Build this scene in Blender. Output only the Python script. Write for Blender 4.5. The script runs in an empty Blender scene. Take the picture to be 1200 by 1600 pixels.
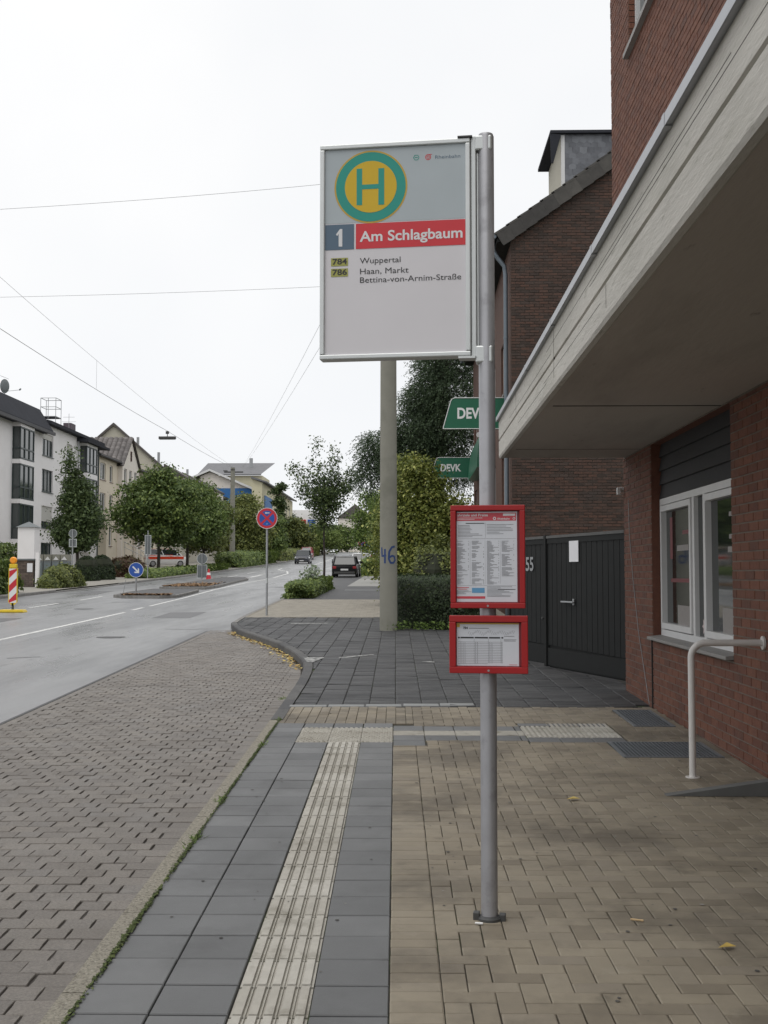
import bpy, math, random
import numpy as np
from mathutils import Matrix, Vector
R = math.radians
rng = random.Random(7)
nr = np.random.default_rng(7)
scene = bpy.context.scene
COL = scene.collection

# ------------------------------------------------------------------ camera
cam_d = bpy.data.cameras.new('camera')
cam = bpy.data.objects.new('camera', cam_d)
COL.objects.link(cam)
cam.location = (0, 0, 1.68)
cam.rotation_euler = (R(90 + 3.116), 0, R(1.239))
cam_d.sensor_width = 36
cam_d.lens = 40.5
cam_d.clip_start = 0.05
cam_d.clip_end = 3000
scene.camera = cam
scene.render.resolution_x, scene.render.resolution_y = 768, 1024

# ------------------------------------------------------------------ sky, sun, exposure
SUN_EL, SUN_AZ = R(70), R(-150)          # azimuth from +Y clockwise; sun behind the clouds, left and behind
world = bpy.data.worlds.new('World')
scene.world = world
world.use_nodes = True
wn, wl = world.node_tree.nodes, world.node_tree.links
wn.clear()
w_out = wn.new('ShaderNodeOutputWorld')
w_bg = wn.new('ShaderNodeBackground')
w_bg.inputs['Strength'].default_value = 0.1
w_sky = wn.new('ShaderNodeTexSky')
w_sky.sky_type = 'NISHITA'
w_sky.sun_disc = False
w_sky.sun_elevation = SUN_EL
w_sky.sun_rotation = SUN_AZ
w_hs = wn.new('ShaderNodeHueSaturation')
w_hs.inputs['Saturation'].default_value = 0.25
w_noise = wn.new('ShaderNodeTexNoise')
w_noise.inputs['Scale'].default_value = 2.2
w_noise.inputs['Detail'].default_value = 4
w_ramp = wn.new('ShaderNodeValToRGB')                 # the even cloud deck
w_ramp.color_ramp.elements[0].position = .3
w_ramp.color_ramp.elements[0].color = (9.3, 9.5, 9.8, 1)
w_ramp.color_ramp.elements[1].position = .7
w_ramp.color_ramp.elements[1].color = (10.6, 10.6, 10.6, 1)
w_mix = wn.new('ShaderNodeMix')
w_mix.data_type = 'RGBA'
w_mix.inputs[0].default_value = 0.93
wl.new(w_sky.outputs[0], w_hs.inputs['Color'])
wl.new(w_noise.outputs[0], w_ramp.inputs[0])
wl.new(w_hs.outputs[0], w_mix.inputs[6])
wl.new(w_ramp.outputs[0], w_mix.inputs[7])
wl.new(w_mix.outputs[2], w_bg.inputs['Color'])
wl.new(w_bg.outputs[0], w_out.inputs['Surface'])

sun_d = bpy.data.lights.new('sun', 'SUN')
sun_d.energy = 1.4
sun_d.angle = R(50)
sun_d.color = (1, .97, .92)
sun = bpy.data.objects.new('sun', sun_d)
COL.objects.link(sun)
sv = Vector((math.sin(SUN_AZ) * math.cos(SUN_EL), math.cos(SUN_AZ) * math.cos(SUN_EL), math.sin(SUN_EL)))
sun.rotation_euler = (-sv).to_track_quat('-Z', 'Y').to_euler()

vs = scene.view_settings
vs.view_transform = 'Standard'
vs.look = 'None'
vs.exposure = 0.0
vs.gamma = 1.0
vs.use_curve_mapping = False


# ------------------------------------------------------------------ helpers
def gz(y):
    """height of the pavement level along the street (it climbs away from the camera)"""
    if y <= 0:
        return .0156 * y
    if y <= 240:
        return .0156 * y + 4.4e-5 * y * y
    z0, s0 = .0156 * 240 + 4.4e-5 * 57600, .0156 + 8.8e-5 * 240
    return z0 + s0 * 45 * (1 - math.exp(-(y - 240) / 45))


def slope(y):
    return (gz(y + .5) - gz(y - .5))


ROAD = -.13


def interp(pts, y):
    if y <= pts[0][0]:
        return pts[0][1]
    for (a, b), (c, d) in zip(pts, pts[1:]):
        if y <= c:
            return b + (d - b) * (y - a) / (c - a)
    return pts[-1][1]


def srgb(r, g, b):
    f = lambda c: (c / 255 / 12.92) if c / 255 <= .04045 else ((c / 255 + .055) / 1.055) ** 2.4
    return (f(r), f(g), f(b))


MATS = {}


def mat(name, c, rough=.75, nv=.12, ns=5., ramp=None, stain=None, bump=0., bs=80., metal=0., spec=.5,
        rv=0., rs=2., translucent=0., alpha=None, stretch=None, bdist=.01):
    """procedural material: base colour x noise, optional per-piece ramp (attribute rnd + object random), stain layers, bump"""
    m = bpy.data.materials.new(name)
    m.use_nodes = True
    n, l = m.node_tree.nodes, m.node_tree.links
    p = n['Principled BSDF']
    p.inputs['Roughness'].default_value = rough
    p.inputs['Metallic'].default_value = metal
    p.inputs['Specular IOR Level'].default_value = spec
    geo = n.new('ShaderNodeNewGeometry')
    pos = geo.outputs['Position']
    if stretch:
        mp = n.new('ShaderNodeMapping')
        mp.inputs['Scale'].default_value = stretch
        l.new(pos, mp.inputs[0])
        pos = mp.outputs[0]

    def noise(scale, detail=3, rough_=.6):
        t = n.new('ShaderNodeTexNoise')
        t.inputs['Scale'].default_value = scale
        t.inputs['Detail'].default_value = detail
        t.inputs['Roughness'].default_value = rough_
        l.new(pos, t.inputs['Vector'])
        return t.outputs[0]

    def mix(fac, a, b, kind='MIX'):
        x = n.new('ShaderNodeMix')
        x.data_type = 'RGBA'
        x.blend_type = kind
        for sock, val in ((0, fac), (6, a), (7, b)):
            if hasattr(val, 'is_output') or isinstance(val, bpy.types.NodeSocket):
                l.new(val, x.inputs[sock])
            else:
                x.inputs[sock].default_value = val if sock == 0 else (*val, 1)
        return x.outputs[2]

    def mrange(src, a, b, c_, d):
        x = n.new('ShaderNodeMapRange')
        x.inputs[1].default_value, x.inputs[2].default_value = a, b
        x.inputs[3].default_value, x.inputs[4].default_value = c_, d
        l.new(src, x.inputs[0])
        return x.outputs[0]

    if ramp:
        at = n.new('ShaderNodeAttribute')
        at.attribute_name = 'rnd'
        oi = n.new('ShaderNodeObjectInfo')
        ad = n.new('ShaderNodeMath')
        l.new(at.outputs['Fac'], ad.inputs[0])
        l.new(oi.outputs['Random'], ad.inputs[1])
        fr = n.new('ShaderNodeMath')
        fr.operation = 'FRACT'
        l.new(ad.outputs[0], fr.inputs[0])
        cr = n.new('ShaderNodeValToRGB')
        e = cr.color_ramp.elements
        while len(e) < len(ramp):
            e.new(.5)
        for i, (q, cc) in enumerate(ramp):
            e[i].position = q
            e[i].color = (*cc, 1)
        l.new(fr.outputs[0], cr.inputs[0])
        base = cr.outputs[0]
    else:
        base = c
    if nv:
        v1 = mrange(noise(ns, 5), .25, .75, 1 - nv, 1 + nv)
        cmb = n.new('ShaderNodeCombineColor')
        for i in range(3):
            l.new(v1, cmb.inputs[i])
        base = mix(1., base, cmb.outputs[0], 'MULTIPLY')
    for (sc, s_scale, t0, t1, amt) in (stain or []):
        f = mrange(noise(s_scale, 6, .65), t0, t1, 0, amt)
        base = mix(f, base, sc)
    if isinstance(base, tuple):
        p.inputs['Base Color'].default_value = (*base, 1)
    else:
        l.new(base, p.inputs['Base Color'])
    if rv:
        l.new(mrange(noise(rs, 4), .3, .7, max(0, rough - rv), min(1, rough + rv)), p.inputs['Roughness'])
    if bump:
        b = n.new('ShaderNodeBump')
        b.inputs['Strength'].default_value = bump
        b.inputs['Distance'].default_value = bdist
        l.new(noise(bs, 6, .7), b.inputs['Height'])
        l.new(b.outputs[0], p.inputs['Normal'])
    if translucent:
        tr = n.new('ShaderNodeBsdfTranslucent')
        if isinstance(base, tuple):
            tr.inputs[0].default_value = (*base, 1)
        else:
            l.new(base, tr.inputs[0])
        ms = n.new('ShaderNodeMixShader')
        ms.inputs[0].default_value = translucent
        l.new(p.outputs[0], ms.inputs[1])
        l.new(tr.outputs[0], ms.inputs[2])
        l.new(ms.outputs[0], n['Material Output'].inputs['Surface'])
    MATS[name] = m
    return m


class MB:
    """collects faces and links them as ONE mesh object"""

    def __init__(s):
        s.v, s.f, s.mi, s.r = [], [], [], []

    def add(s, verts, faces, mi=0, r=0.):
        o = len(s.v)
        s.v.extend([tuple(q) for q in verts])
        for f in faces:
            s.f.append(tuple(i + o for i in f))
            s.mi.append(mi)
            s.r.append(r)
        return s

    def box(s, x0, x1, y0, y1, z0, z1, mi=0, r=0., M=None):
        vs_ = [(x0, y0, z0), (x1, y0, z0), (x1, y1, z0), (x0, y1, z0), (x0, y0, z1), (x1, y0, z1), (x1, y1, z1), (x0, y1, z1)]
        if M is not None:
            vs_ = [M @ Vector(q) for q in vs_]
        return s.add(vs_, [(0, 3, 2, 1), (4, 5, 6, 7), (0, 1, 5, 4), (1, 2, 6, 5), (2, 3, 7, 6), (3, 0, 4, 7)], mi, r)

    def prism(s, pts, axis, a0, a1, mi=0, r=0., M=None):
        """extrude a 2D polygon: axis 'y' -> pts are (x,z); 'x' -> (y,z); 'z' -> (x,y)"""
        def mk(p, a):
            return (p[0], a, p[1]) if axis == 'y' else (a, p[0], p[1]) if axis == 'x' else (p[0], p[1], a)
        n = len(pts)
        vs_ = [mk(p, a0) for p in pts] + [mk(p, a1) for p in pts]
        if M is not None:
            vs_ = [M @ Vector(q) for q in vs_]
        fs = [tuple(range(n))[::-1], tuple(range(n, 2 * n))] + [(i, (i + 1) % n, n + (i + 1) % n, n + i) for i in range(n)]
        return s.add(vs_, fs, mi, r)

    def tube(s, pts, rad, n=10, mi=0, r=0., caps=True):
        pts = [Vector(p) for p in pts]
        rad = rad if isinstance(rad, (list, tuple)) else [rad] * len(pts)
        ring = []
        up = None
        for i, p in enumerate(pts):
            d = (pts[min(i + 1, len(pts) - 1)] - pts[max(i - 1, 0)]).normalized()
            if up is None:
                up = d.orthogonal().normalized()
            up = (up - d * up.dot(d)).normalized()
            w = d.cross(up)
            ring.append([p + (up * math.cos(2 * math.pi * k / n) + w * math.sin(2 * math.pi * k / n)) * rad[i] for k in range(n)])
        vs_ = [q for g in ring for q in g]
        fs = []
        for i in range(len(pts) - 1):
            for k in range(n):
                a, b = i * n + k, i * n + (k + 1) % n
                fs.append((a, b, b + n, a + n))
        if caps:
            fs.append(tuple(range(n))[::-1])
            fs.append(tuple(range((len(pts) - 1) * n, len(pts) * n)))
        return s.add(vs_, fs, mi, r)

    def disc(s, cx, cz, r0, r1, y, n=40, mi=0, z_y=None):
        """flat ring/disc in the XZ plane at depth y, facing -Y"""
        if r0 <= 0:
            return s.add([(cx + r1 * math.cos(2 * math.pi * k / n), y, cz + r1 * math.sin(2 * math.pi * k / n)) for k in range(n)], [tuple(range(n))], mi)
        a = [(cx + q * math.cos(2 * math.pi * k / n), y, cz + q * math.sin(2 * math.pi * k / n)) for q in (r0, r1) for k in range(n)]
        return s.add(a, [(k, n + k, n + (k + 1) % n, (k + 1) % n) for k in range(n)], mi)

    def build(s, name, mats, parent=None, smooth=False, bevel=0., loc=None, M=None):
        me = bpy.data.meshes.new(name)
        me.from_pydata(s.v, [], s.f)
        mats = mats if isinstance(mats, (list, tuple)) else [mats]
        for m in mats:
            me.materials.append(m)
        if len(mats) > 1:
            me.polygons.foreach_set('material_index', s.mi)
        at = me.attributes.new('rnd', 'FLOAT', 'FACE')
        at.data.foreach_set('value', s.r)
        me.update()
        if smooth:
            me.polygons.foreach_set('use_smooth', [True] * len(me.polygons))
            try:
                me.set_sharp_from_angle(angle=R(40))
            except Exception:
                pass
        o = bpy.data.objects.new(name, me)
        COL.objects.link(o)
        if parent is not None:
            o.parent = parent
        if loc is not None:
            o.location = loc
        if M is not None:
            o.matrix_local = M
        if bevel:
            b = o.modifiers.new('bevel', 'BEVEL')
            b.width = bevel
            b.segments = 2
            b.limit_method = 'ANGLE'
        return o


def tag(o, label=None, cat=None, group=None, kind=None):
    if label:
        o['label'] = label
    if cat:
        o['category'] = cat
    if group:
        o['group'] = group
    if kind:
        o['kind'] = kind
    return o


def thing(name, label, cat, loc=(0, 0, 0), rz=0., group=None):
    o = bpy.data.objects.new(name, None)
    o.empty_display_size = .2
    COL.objects.link(o)
    o.location = loc
    o.rotation_euler = (0, 0, rz)
    return tag(o, label, cat, group)


def sheet(name, xl, xr, y0, y1, off, m, step=2., nx=2, parent=None):
    """ground-following strip between two edges"""
    ys = list(np.arange(y0, y1, step)) + [y1]
    f = lambda q, y: q(y) if callable(q) else q
    vs_, fs = [], []
    for y in ys:
        a, b = f(xl, y), f(xr, y)
        for k in range(nx):
            vs_.append((a + (b - a) * k / (nx - 1), y, gz(y) + off))
    for i in range(len(ys) - 1):
        for k in range(nx - 1):
            q = i * nx + k
            fs.append((q, q + 1, q + nx + 1, q + nx))
    return MB().add(vs_, fs).build(name, m, parent)


def quads(name, V, rnd, m, parent=None):
    """fast mesh of loose quads, V has shape (n,4,3)"""
    n = len(V)
    me = bpy.data.meshes.new(name)
    me.vertices.add(4 * n)
    me.vertices.foreach_set('co', np.ascontiguousarray(V, dtype=np.float32).ravel())
    me.loops.add(4 * n)
    me.loops.foreach_set('vertex_index', np.arange(4 * n, dtype=np.int32))
    me.polygons.add(n)
    me.polygons.foreach_set('loop_start', np.arange(0, 4 * n, 4, dtype=np.int32))
    me.polygons.foreach_set('loop_total', np.full(n, 4, dtype=np.int32))
    me.materials.append(m)
    at = me.attributes.new('rnd', 'FLOAT', 'FACE')
    at.data.foreach_set('value', np.asarray(rnd, dtype=np.float32))
    me.update()
    o = bpy.data.objects.new(name, me)
    COL.objects.link(o)
    if parent is not None:
        o.parent = parent
    return o


# a chamfered unit slab: 1 x 1 in plan, top at z=0, depth -1
def unit_slab(ch=.04, chz=.12):
    a, b = .5, .5 - ch
    v = [(-a, -a, -1), (a, -a, -1), (a, a, -1), (-a, a, -1), (-a, -a, -chz), (a, -a, -chz), (a, a, -chz), (-a, a, -chz),
         (-b, -b, 0), (b, -b, 0), (b, b, 0), (-b, b, 0)]
    f = [(8, 9, 10, 11)]
    for i in range(4):
        j = (i + 1) % 4
        f += [(4 + i, 4 + j, 8 + j, 8 + i), (i, j, 4 + j, 4 + i)]
    return v, f


def mesh_of(name, v, f, m):
    me = bpy.data.meshes.new(name)
    me.from_pydata(v, [], f)
    for q in (m if isinstance(m, list) else [m]):
        me.materials.append(q)
    at = me.attributes.new('rnd', 'FLOAT', 'FACE')
    me.update()
    return me


def lay(mats_, base, name, rest_name, m, parent, n_ind=290):
    """place many alike pieces: the first n_ind (largest in view) as objects sharing one mesh, the rest joined"""
    v, f = base
    me = mesh_of(name, v, f, m)
    for M in mats_[:n_ind]:
        o = bpy.data.objects.new(name, me)
        COL.objects.link(o)
        o.parent = parent
        o.matrix_local = M
    rest = mats_[n_ind:]
    if rest:
        va = np.array([(*q, 1) for q in v])
        allv, allf, allr = [], [], []
        o_ = 0
        for M in rest:
            w = va @ np.array(M).T
            allv.extend(map(tuple, w[:, :3]))
            allf.extend([tuple(i + o_ for i in q) for q in f])
            allr.extend([rng.random()] * len(f))
            o_ += len(v)
        mb = MB()
        mb.v, mb.f, mb.mi, mb.r = allv, allf, [0] * len(allf), allr
        tag(mb.build(rest_name, m, parent), kind='stuff')


# lettering: flat font meshes, made once
_TXT = {}


def text_mesh(s, bold=0.):
    k = (s, bold)
    if k in _TXT:
        return _TXT[k]
    cu = bpy.data.curves.new('lettering', 'FONT')
    cu.body = s
    cu.size = 1
    cu.offset = bold
    cu.resolution_u = 4
    o = bpy.data.objects.new('lettering', cu)
    COL.objects.link(o)
    dg = bpy.context.evaluated_depsgraph_get()
    me = bpy.data.meshes.new_from_object(o.evaluated_get(dg))
    v = np.array([q.co[:] for q in me.vertices])
    f = [tuple(p.vertices) for p in me.polygons]
    bpy.data.objects.remove(o)
    bpy.data.meshes.remove(me)
    bpy.data.curves.remove(cu)
    _TXT[k] = (v, f)
    return _TXT[k]


_CAP = {}


def text_into(mb, s, x0, x1, zb, cap, y, bold=0., mi=0):
    """text in the XZ plane facing -Y, fitted from x0 to x1, baseline zb, capital height cap"""
    v, f = text_mesh(s, bold)
    hv, _ = text_mesh('H', bold)
    ch = hv[:, 1].max()
    a, b = v[:, 0].min(), v[:, 0].max()
    mb.add([(x0 + (q[0] - a) / (b - a) * (x1 - x0), y, zb + q[1] / ch * cap) for q in v], f, mi)


for _s, _b in (('H', 0), ('H', .02), ('H', .03), ('1', .02), ('Am Schlagbaum', .02), ('784', .02), ('786', .02), ('Wuppertal', 0), ('Haan, Markt', 0),
               ('Bettina-von-Arnim-Straße', 0), ('Rheinbahn', 0), ('ahrziele und Preise', .02), ('Rheinbahn', .02), ('DEVK', .03), ('55', .02)):
    text_mesh(_s, _b)

# ------------------------------------------------------------------ materials
m_terrain = mat('meadow_soil', (.07, .075, .035), .95, .3, .5)
m_asphalt = mat('worn_wet_asphalt', (.215, .217, .222), .38, .14, 1.6, rv=.16, rs=.9, stretch=(1, .14, 1),
                stain=[((.115, .117, .122), .55, .47, .62, .75), ((.25, .252, .256), 1.1, .55, .7, .5), ((.09, .09, .094), 2.6, .62, .7, .6)], bump=.35, bs=160, bdist=.006)
m_asph2 = mat('dark_footway_asphalt', (.075, .075, .078), .7, .2, 2., stain=[((.12, .12, .12), 1.2, .55, .7, .5)], bump=.3, bs=120)
m_paint = mat('worn_road_paint', (.62, .62, .6), .6, .15, 6., stain=[((.25, .25, .25), 5., .52, .66, .8)])
m_bay = mat('bay_paver_concrete', (.2, .19, .18), .62, .34, 75., ramp=[(0, (.146, .13, .115)), (.45, (.17, .154, .138)), (.8, (.186, .167, .147)), (1, (.156, .143, .131))],
            stain=[((.11, .098, .088), .7, .5, .68, .65), ((.25, .243, .235), 1.4, .6, .72, .5), ((.3, .29, .28), 110., .66, .74, .6)], bump=.8, bs=110, rv=.1)
m_joint = mat('sandy_joint', (.05, .047, .04), .95, .25, 12., stain=[((.05, .075, .02), 2.5, .5, .62, .9)])
m_joint_bay = mat('dirty_joint', (.055, .05, .045), .95, .25, 12.)
m_slab = mat('grey_slab_concrete', (.17, .175, .185), .62, .07, 3., ramp=[(0, (.106, .109, .112)), (.5, (.124, .127, .13)), (1, (.144, .147, .15))],
             stain=[((.07, .071, .073), 1.6, .52, .7, .6), ((.15, .152, .155), 3., .6, .72, .5)], bump=.3, bs=220, rv=.08)
m_guide = mat('cream_guidance_concrete', (.42, .39, .33), .75, .12, 12., ramp=[(0, (.34, .32, .28)), (.5, (.39, .372, .33)), (1, (.43, .412, .37))],
              stain=[((.17, .155, .12), 5., .52, .7, .75)], bump=.4, bs=150)
m_paver = mat('beige_paver_concrete', (.3, .26, .2), .72, .1, 7.,
              ramp=[(0, (.17, .144, .107)), (.3, (.215, .184, .137)), (.7, (.243, .21, .158)), (1, (.2, .172, .133))],
              stain=[((.095, .08, .06), .8, .48, .62, .8), ((.3, .27, .215), 3., .62, .74, .5), ((.09, .075, .055), 5., .6, .72, .6)], bump=.4, bs=170, rv=.1)
m_dark = mat('dark_basalt_slab', (.06, .06, .063), .6, .3, 5.,
             ramp=[(0, (.028, .029, .031)), (.5, (.04, .04, .042)), (1, (.055, .055, .056))],
             stain=[((.085, .085, .085), 2.2, .56, .7, .6), ((.025, .025, .026), 3.5, .55, .66, .6)], bump=.8, bs=40, stretch=(.6, 3, 1), rv=.15)
m_pale = mat('pale_edging_slab', (.22, .225, .225), .7, .15, 5.)
m_beige2 = mat('far_beige_pavers', (.26, .24, .2), .8, .12, 3.,
               ramp=[(0, (.22, .2, .17)), (1, (.3, .275, .23))], bump=.2, bs=60)
m_kerb = mat('exposed_aggregate_kerb', (.27, .25, .205), .9, .3, 60., stain=[((.13, .115, .09), 70., .5, .6, .85), ((.45, .43, .38), 85., .58, .66, .8)], bump=.8, bs=180)
m_kerb_dark = mat('dark_basalt_kerb', (.07, .07, .072), .75, .3, 15., ramp=[(0, (.055, .055, .058)), (1, (.095, .093, .09))], bump=.5, bs=60)
m_kerb_grey = mat('grey_kerb', (.22, .21, .2), .85, .2, 8., stain=[((.12, .12, .11), 3., .5, .65, .7)])
m_moss = mat('moss', (.07, .1, .02), .95, .4, 40., ramp=[(0, (.03, .04, .012)), (.6, (.06, .085, .02)), (1, (.1, .12, .04))])
m_leaf_fall = mat('fallen_leaf', (.4, .27, .06), .7, .2, 30., ramp=[(0, (.3, .16, .05)), (.5, (.45, .33, .08)), (1, (.55, .45, .2))])
m_alu = mat('anodised_aluminium', (.6, .62, .62), .42, .05, 8., metal=.55)
m_pole = mat('galvanised_pole', (.36, .36, .38), .42, .1, 6., metal=.45, stain=[((.2, .2, .21), 9., .55, .72, .6)])
m_dkmetal = mat('dark_metal', (.05, .05, .05), .5, .1)
m_galv = mat('galvanised_steel', (.34, .35, .36), .5, .12, 10., metal=.5)
m_panel_white = mat('sign_panel_white', (.68, .66, .69), .3, .03, 2.)
m_panel_grey = mat('sign_panel_grey', (.42, .47, .5), .3, .04, 4.)
m_teal = mat('sign_teal', srgb(20, 146, 132), .35, .04)
m_yellow = mat('sign_yellow', srgb(208, 172, 14), .35, .05)
m_gold = mat('sign_gold_edge', srgb(196, 160, 60), .35, .05)
m_red = mat('sign_red', srgb(205, 45, 55), .35, .05)
m_bluegrey = mat('sign_blue_grey', srgb(82, 104, 124), .35, .04)
m_olive = mat('sign_olive', srgb(160, 160, 80), .4, .06)
m_white = mat('white_print', (.72, .72, .74), .4, .03)
m_black = mat('black_print', (.03, .03, .033), .5, .05)
m_greyprint = mat('grey_print', (.16, .16, .175), .6, .05)
m_case = mat('red_powder_coat', srgb(158, 12, 17), .45, .05, 6.)
m_case_in = mat('dark_red_inner_edge', srgb(110, 25, 35), .5, .05)
m_paper = mat('timetable_paper', (.62, .64, .69), .22, .04, 6.)
m_paleblue = mat('pale_blue_print', srgb(95, 150, 190), .5, .05)
m_brick = mat('red_clinker', (.2, .07, .045), .8, .2, 30.,
              ramp=[(0, (.122, .046, .028)), (.3, (.148, .056, .034)), (.6, (.172, .067, .039)), (.85, (.152, .061, .037)), (1, (.108, .046, .031))],
              stain=[((.08, .035, .03), 6., .55, .72, .6)], bump=.7, bs=110)
m_mortar = mat('mortar', (.165, .14, .115), .95, .2, 20., stain=[((.1, .08, .065), 4., .5, .66, .7)])
m_brick2 = mat('dark_clinker', (.09, .045, .032), .8, .25, 14.,
               ramp=[(0, (.042, .028, .022)), (.4, (.068, .038, .028)), (.75, (.092, .046, .032)), (1, (.058, .04, .033))],
               stain=[((.045, .035, .03), 2., .5, .68, .7)], bump=.9, bs=45)
m_mortar2 = mat('dark_mortar', (.05, .042, .035), .95, .2, 20.)
m_conc = mat('board_marked_concrete', (.51, .49, .45), .85, .1, 4.,
             stain=[((.37, .36, .315), 1.3, .48, .66, .65), ((.25, .24, .2), 14., .6, .72, .7), ((.58, .57, .53), 2.5, .58, .72, .6), ((.2, .19, .16), 40., .68, .74, .6)],
             bump=.9, bs=26, stretch=(1, .22, 1.3))
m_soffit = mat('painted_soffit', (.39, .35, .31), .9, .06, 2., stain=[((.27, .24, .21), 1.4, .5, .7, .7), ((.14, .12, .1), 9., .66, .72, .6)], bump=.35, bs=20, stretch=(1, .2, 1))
m_flash = mat('zinc_flashing', (.36, .37, .39), .4, .06, 6., metal=.6)
m_slateboard = mat('slate_cladding', (.022, .022, .024), .7, .15, 6.)
m_frame_w = mat('white_window_frame', (.66, .66, .66), .4, .05, 6.)
m_glass = mat('window_glass', (.018, .022, .022), .04, 0, spec=.9)
m_glass_far = mat('far_window_glass', (.05, .06, .06), .08, .1, 2., spec=.8)
m_frame_dk = mat('dark_green_frame', (.03, .045, .045), .45, .1)
m_sillstone = mat('grey_sill_stone', (.25, .24, .23), .6, .15, 8.)
m_whitepipe = mat('white_painted_tube', (.62, .6, .58), .35, .06, 10.)
m_grate = mat('galvanised_grating', (.2, .22, .24), .5, .1, metal=.5)
m_void = mat('joint_and_shade_black', (.012, .012, .012), .9, 0)
m_step = mat('dark_step_stone', (.11, .112, .11), .8, .15, 6., bump=.3, bs=80)
m_gate = mat('black_green_gate_paint', (.011, .012, .012), .65, .15, 6., stain=[((.03, .027, .02), 2., .62, .75, .5)], spec=.25)
m_gaterail = mat('weathered_gate_rail', (.09, .09, .088), .7, .15, 8.)
m_zincpipe = mat('zinc_downpipe', (.16, .19, .22), .5, .1, 5., metal=.4)
m_rooftile = mat('dark_roof_tile', (.06, .056, .052), .8, .25, 5., ramp=[(0, (.045, .042, .04)), (1, (.08, .075, .068))], bump=.4, bs=40)
m_slate = mat('slate_shingle', (.1, .11, .125), .6, .2, 5., ramp=[(0, (.1, .105, .12)), (1, (.19, .2, .22))])
m_sign_green = mat('insurer_green', srgb(18, 92, 66), .35, .05, 4.)
m_mast = mat('spun_concrete_mast', (.235, .23, .195), .85, .08, 3., stain=[((.15, .15, .12), 1.2, .52, .7, .6)], bump=.25, bs=60)
m_graffiti = mat('blue_spray_paint', srgb(38, 62, 110), .6, .15, 20.)
m_wire = mat('wire', (.34, .34, .35), .5, 0)
m_render_w = mat('white_render', (.8, .78, .78), .9, .05, .6, stain=[((.7, .68, .67), .35, .52, .7, .5)])
m_render_b = mat('beige_render', (.66, .59, .48), .9, .05, .6, stain=[((.58, .51, .41), .35, .52, .7, .5)])
m_render_p = mat('pale_pinkish_render', (.72, .67, .61), .9, .05, .6)
m_render_g = mat('grey_beige_render', (.47, .445, .375), .9, .06, .4, stain=[((.4, .38, .315), .25, .5, .7, .6)])
m_slateroof = mat('slate_roof', (.035, .037, .045), .9, .15, 1., spec=.2)
m_brownroof = mat('brown_roof', (.085, .075, .07), .75, .2, 1.)
m_greyroof = mat('grey_metal_roof', (.15, .15, .16), .7, .12, 1.)
m_gutter = mat('gutter', (.045, .045, .05), .6, .1)
m_cream = mat('cream_render', (.6, .56, .4), .9, .05, 1.)
m_blue = mat('blue_cladding', srgb(45, 105, 165), .6, .08, 1.)
m_bluewin = mat('blue_glazing', (.1, .14, .18), .15, .1, 1.)
m_curtain = mat('roller_shutter', (.5, .49, .46), .7, .05)
m_bark = mat('bark', (.05, .042, .034), .9, .3, 8., bump=.5, bs=25)
m_bark2 = mat('young_bark', (.045, .035, .03), .9, .3, 8.)
m_light_block = mat('light_block_core', (.02, .024, .012), .95, .3, 5.)


def leafmat(name, a, b, c, tr=.25):
    return mat(name, b, .55, .12, 1.5, ramp=[(0, a), (.5, b), (1, tuple(q * 1.2 for q in c))], translucent=tr, spec=.35)


m_lf_dark = leafmat('leaf_dark_green', (.032, .054, .021), (.062, .096, .033), (.115, .155, .052))
m_lf_mid = leafmat('leaf_mid_green', (.06, .098, .028), (.115, .165, .043), (.19, .24, .066))
m_lf_olive = leafmat('leaf_olive', (.06, .08, .024), (.122, .148, .041), (.2, .22, .064))
m_lf_yel = leafmat('leaf_yellow_green', (.075, .1, .022), (.2, .235, .048), (.4, .41, .13))
m_lf_con = leafmat('needle_blue_green', (.028, .044, .026), (.055, .085, .044), (.1, .145, .07))
m_lf_red = leafmat('leaf_reddish', (.06, .025, .02), (.1, .05, .03), (.09, .1, .03))
m_lf_hedge = leafmat('leaf_box_hedge', (.014, .026, .01), (.026, .043, .017), (.05, .075, .028))
m_lf_weed = leafmat('leaf_weed', (.06, .1, .02), (.1, .16, .03), (.17, .24, .06))
m_tyre = mat('tyre_rubber', (.02, .02, .02), .8, .1)
m_rim = mat('wheel_rim', (.4, .4, .42), .35, .05, metal=.7)
m_tail = mat('tail_light_red', (.28, .01, .012), .2, .05)
m_head = mat('headlight_glass', (.75, .77, .8), .12, .05)
m_plate = mat('number_plate_white', (.7, .7, .7), .4, .03)
m_carglass = mat('car_glass', (.02, .025, .028), .06, 0, spec=.9)


def paint(name, c, rough=.22):
    return mat(name, c, rough, .03, 1., spec=.6)


p_black = mat('black_car_paint', (.006, .006, .007), .35, .03, 1., spec=.22)
p_navy = paint('dark_grey_car_paint', (.03, .033, .045))
p_white = paint('white_car_paint', (.72, .72, .72))
p_silver = paint('silver_car_paint', (.35, .36, .37))
p_red = paint('red_car_paint', (.3, .02, .04))
p_orange = paint('signal_red_stripe', srgb(205, 70, 45))
m_sred = mat('traffic_red', srgb(190, 35, 50), .4, .04)
m_sblue = mat('traffic_blue', srgb(30, 78, 160), .4, .04)
m_swhite = mat('traffic_white', (.7, .7, .7), .4, .04)
m_sback = mat('sign_back_grey', (.14, .155, .16), .55, .08)
m_beacon = mat('amber_lens', srgb(240, 150, 20), .25, .08)
m_byel = mat('beacon_yellow', srgb(215, 185, 40), .5, .1)

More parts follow.
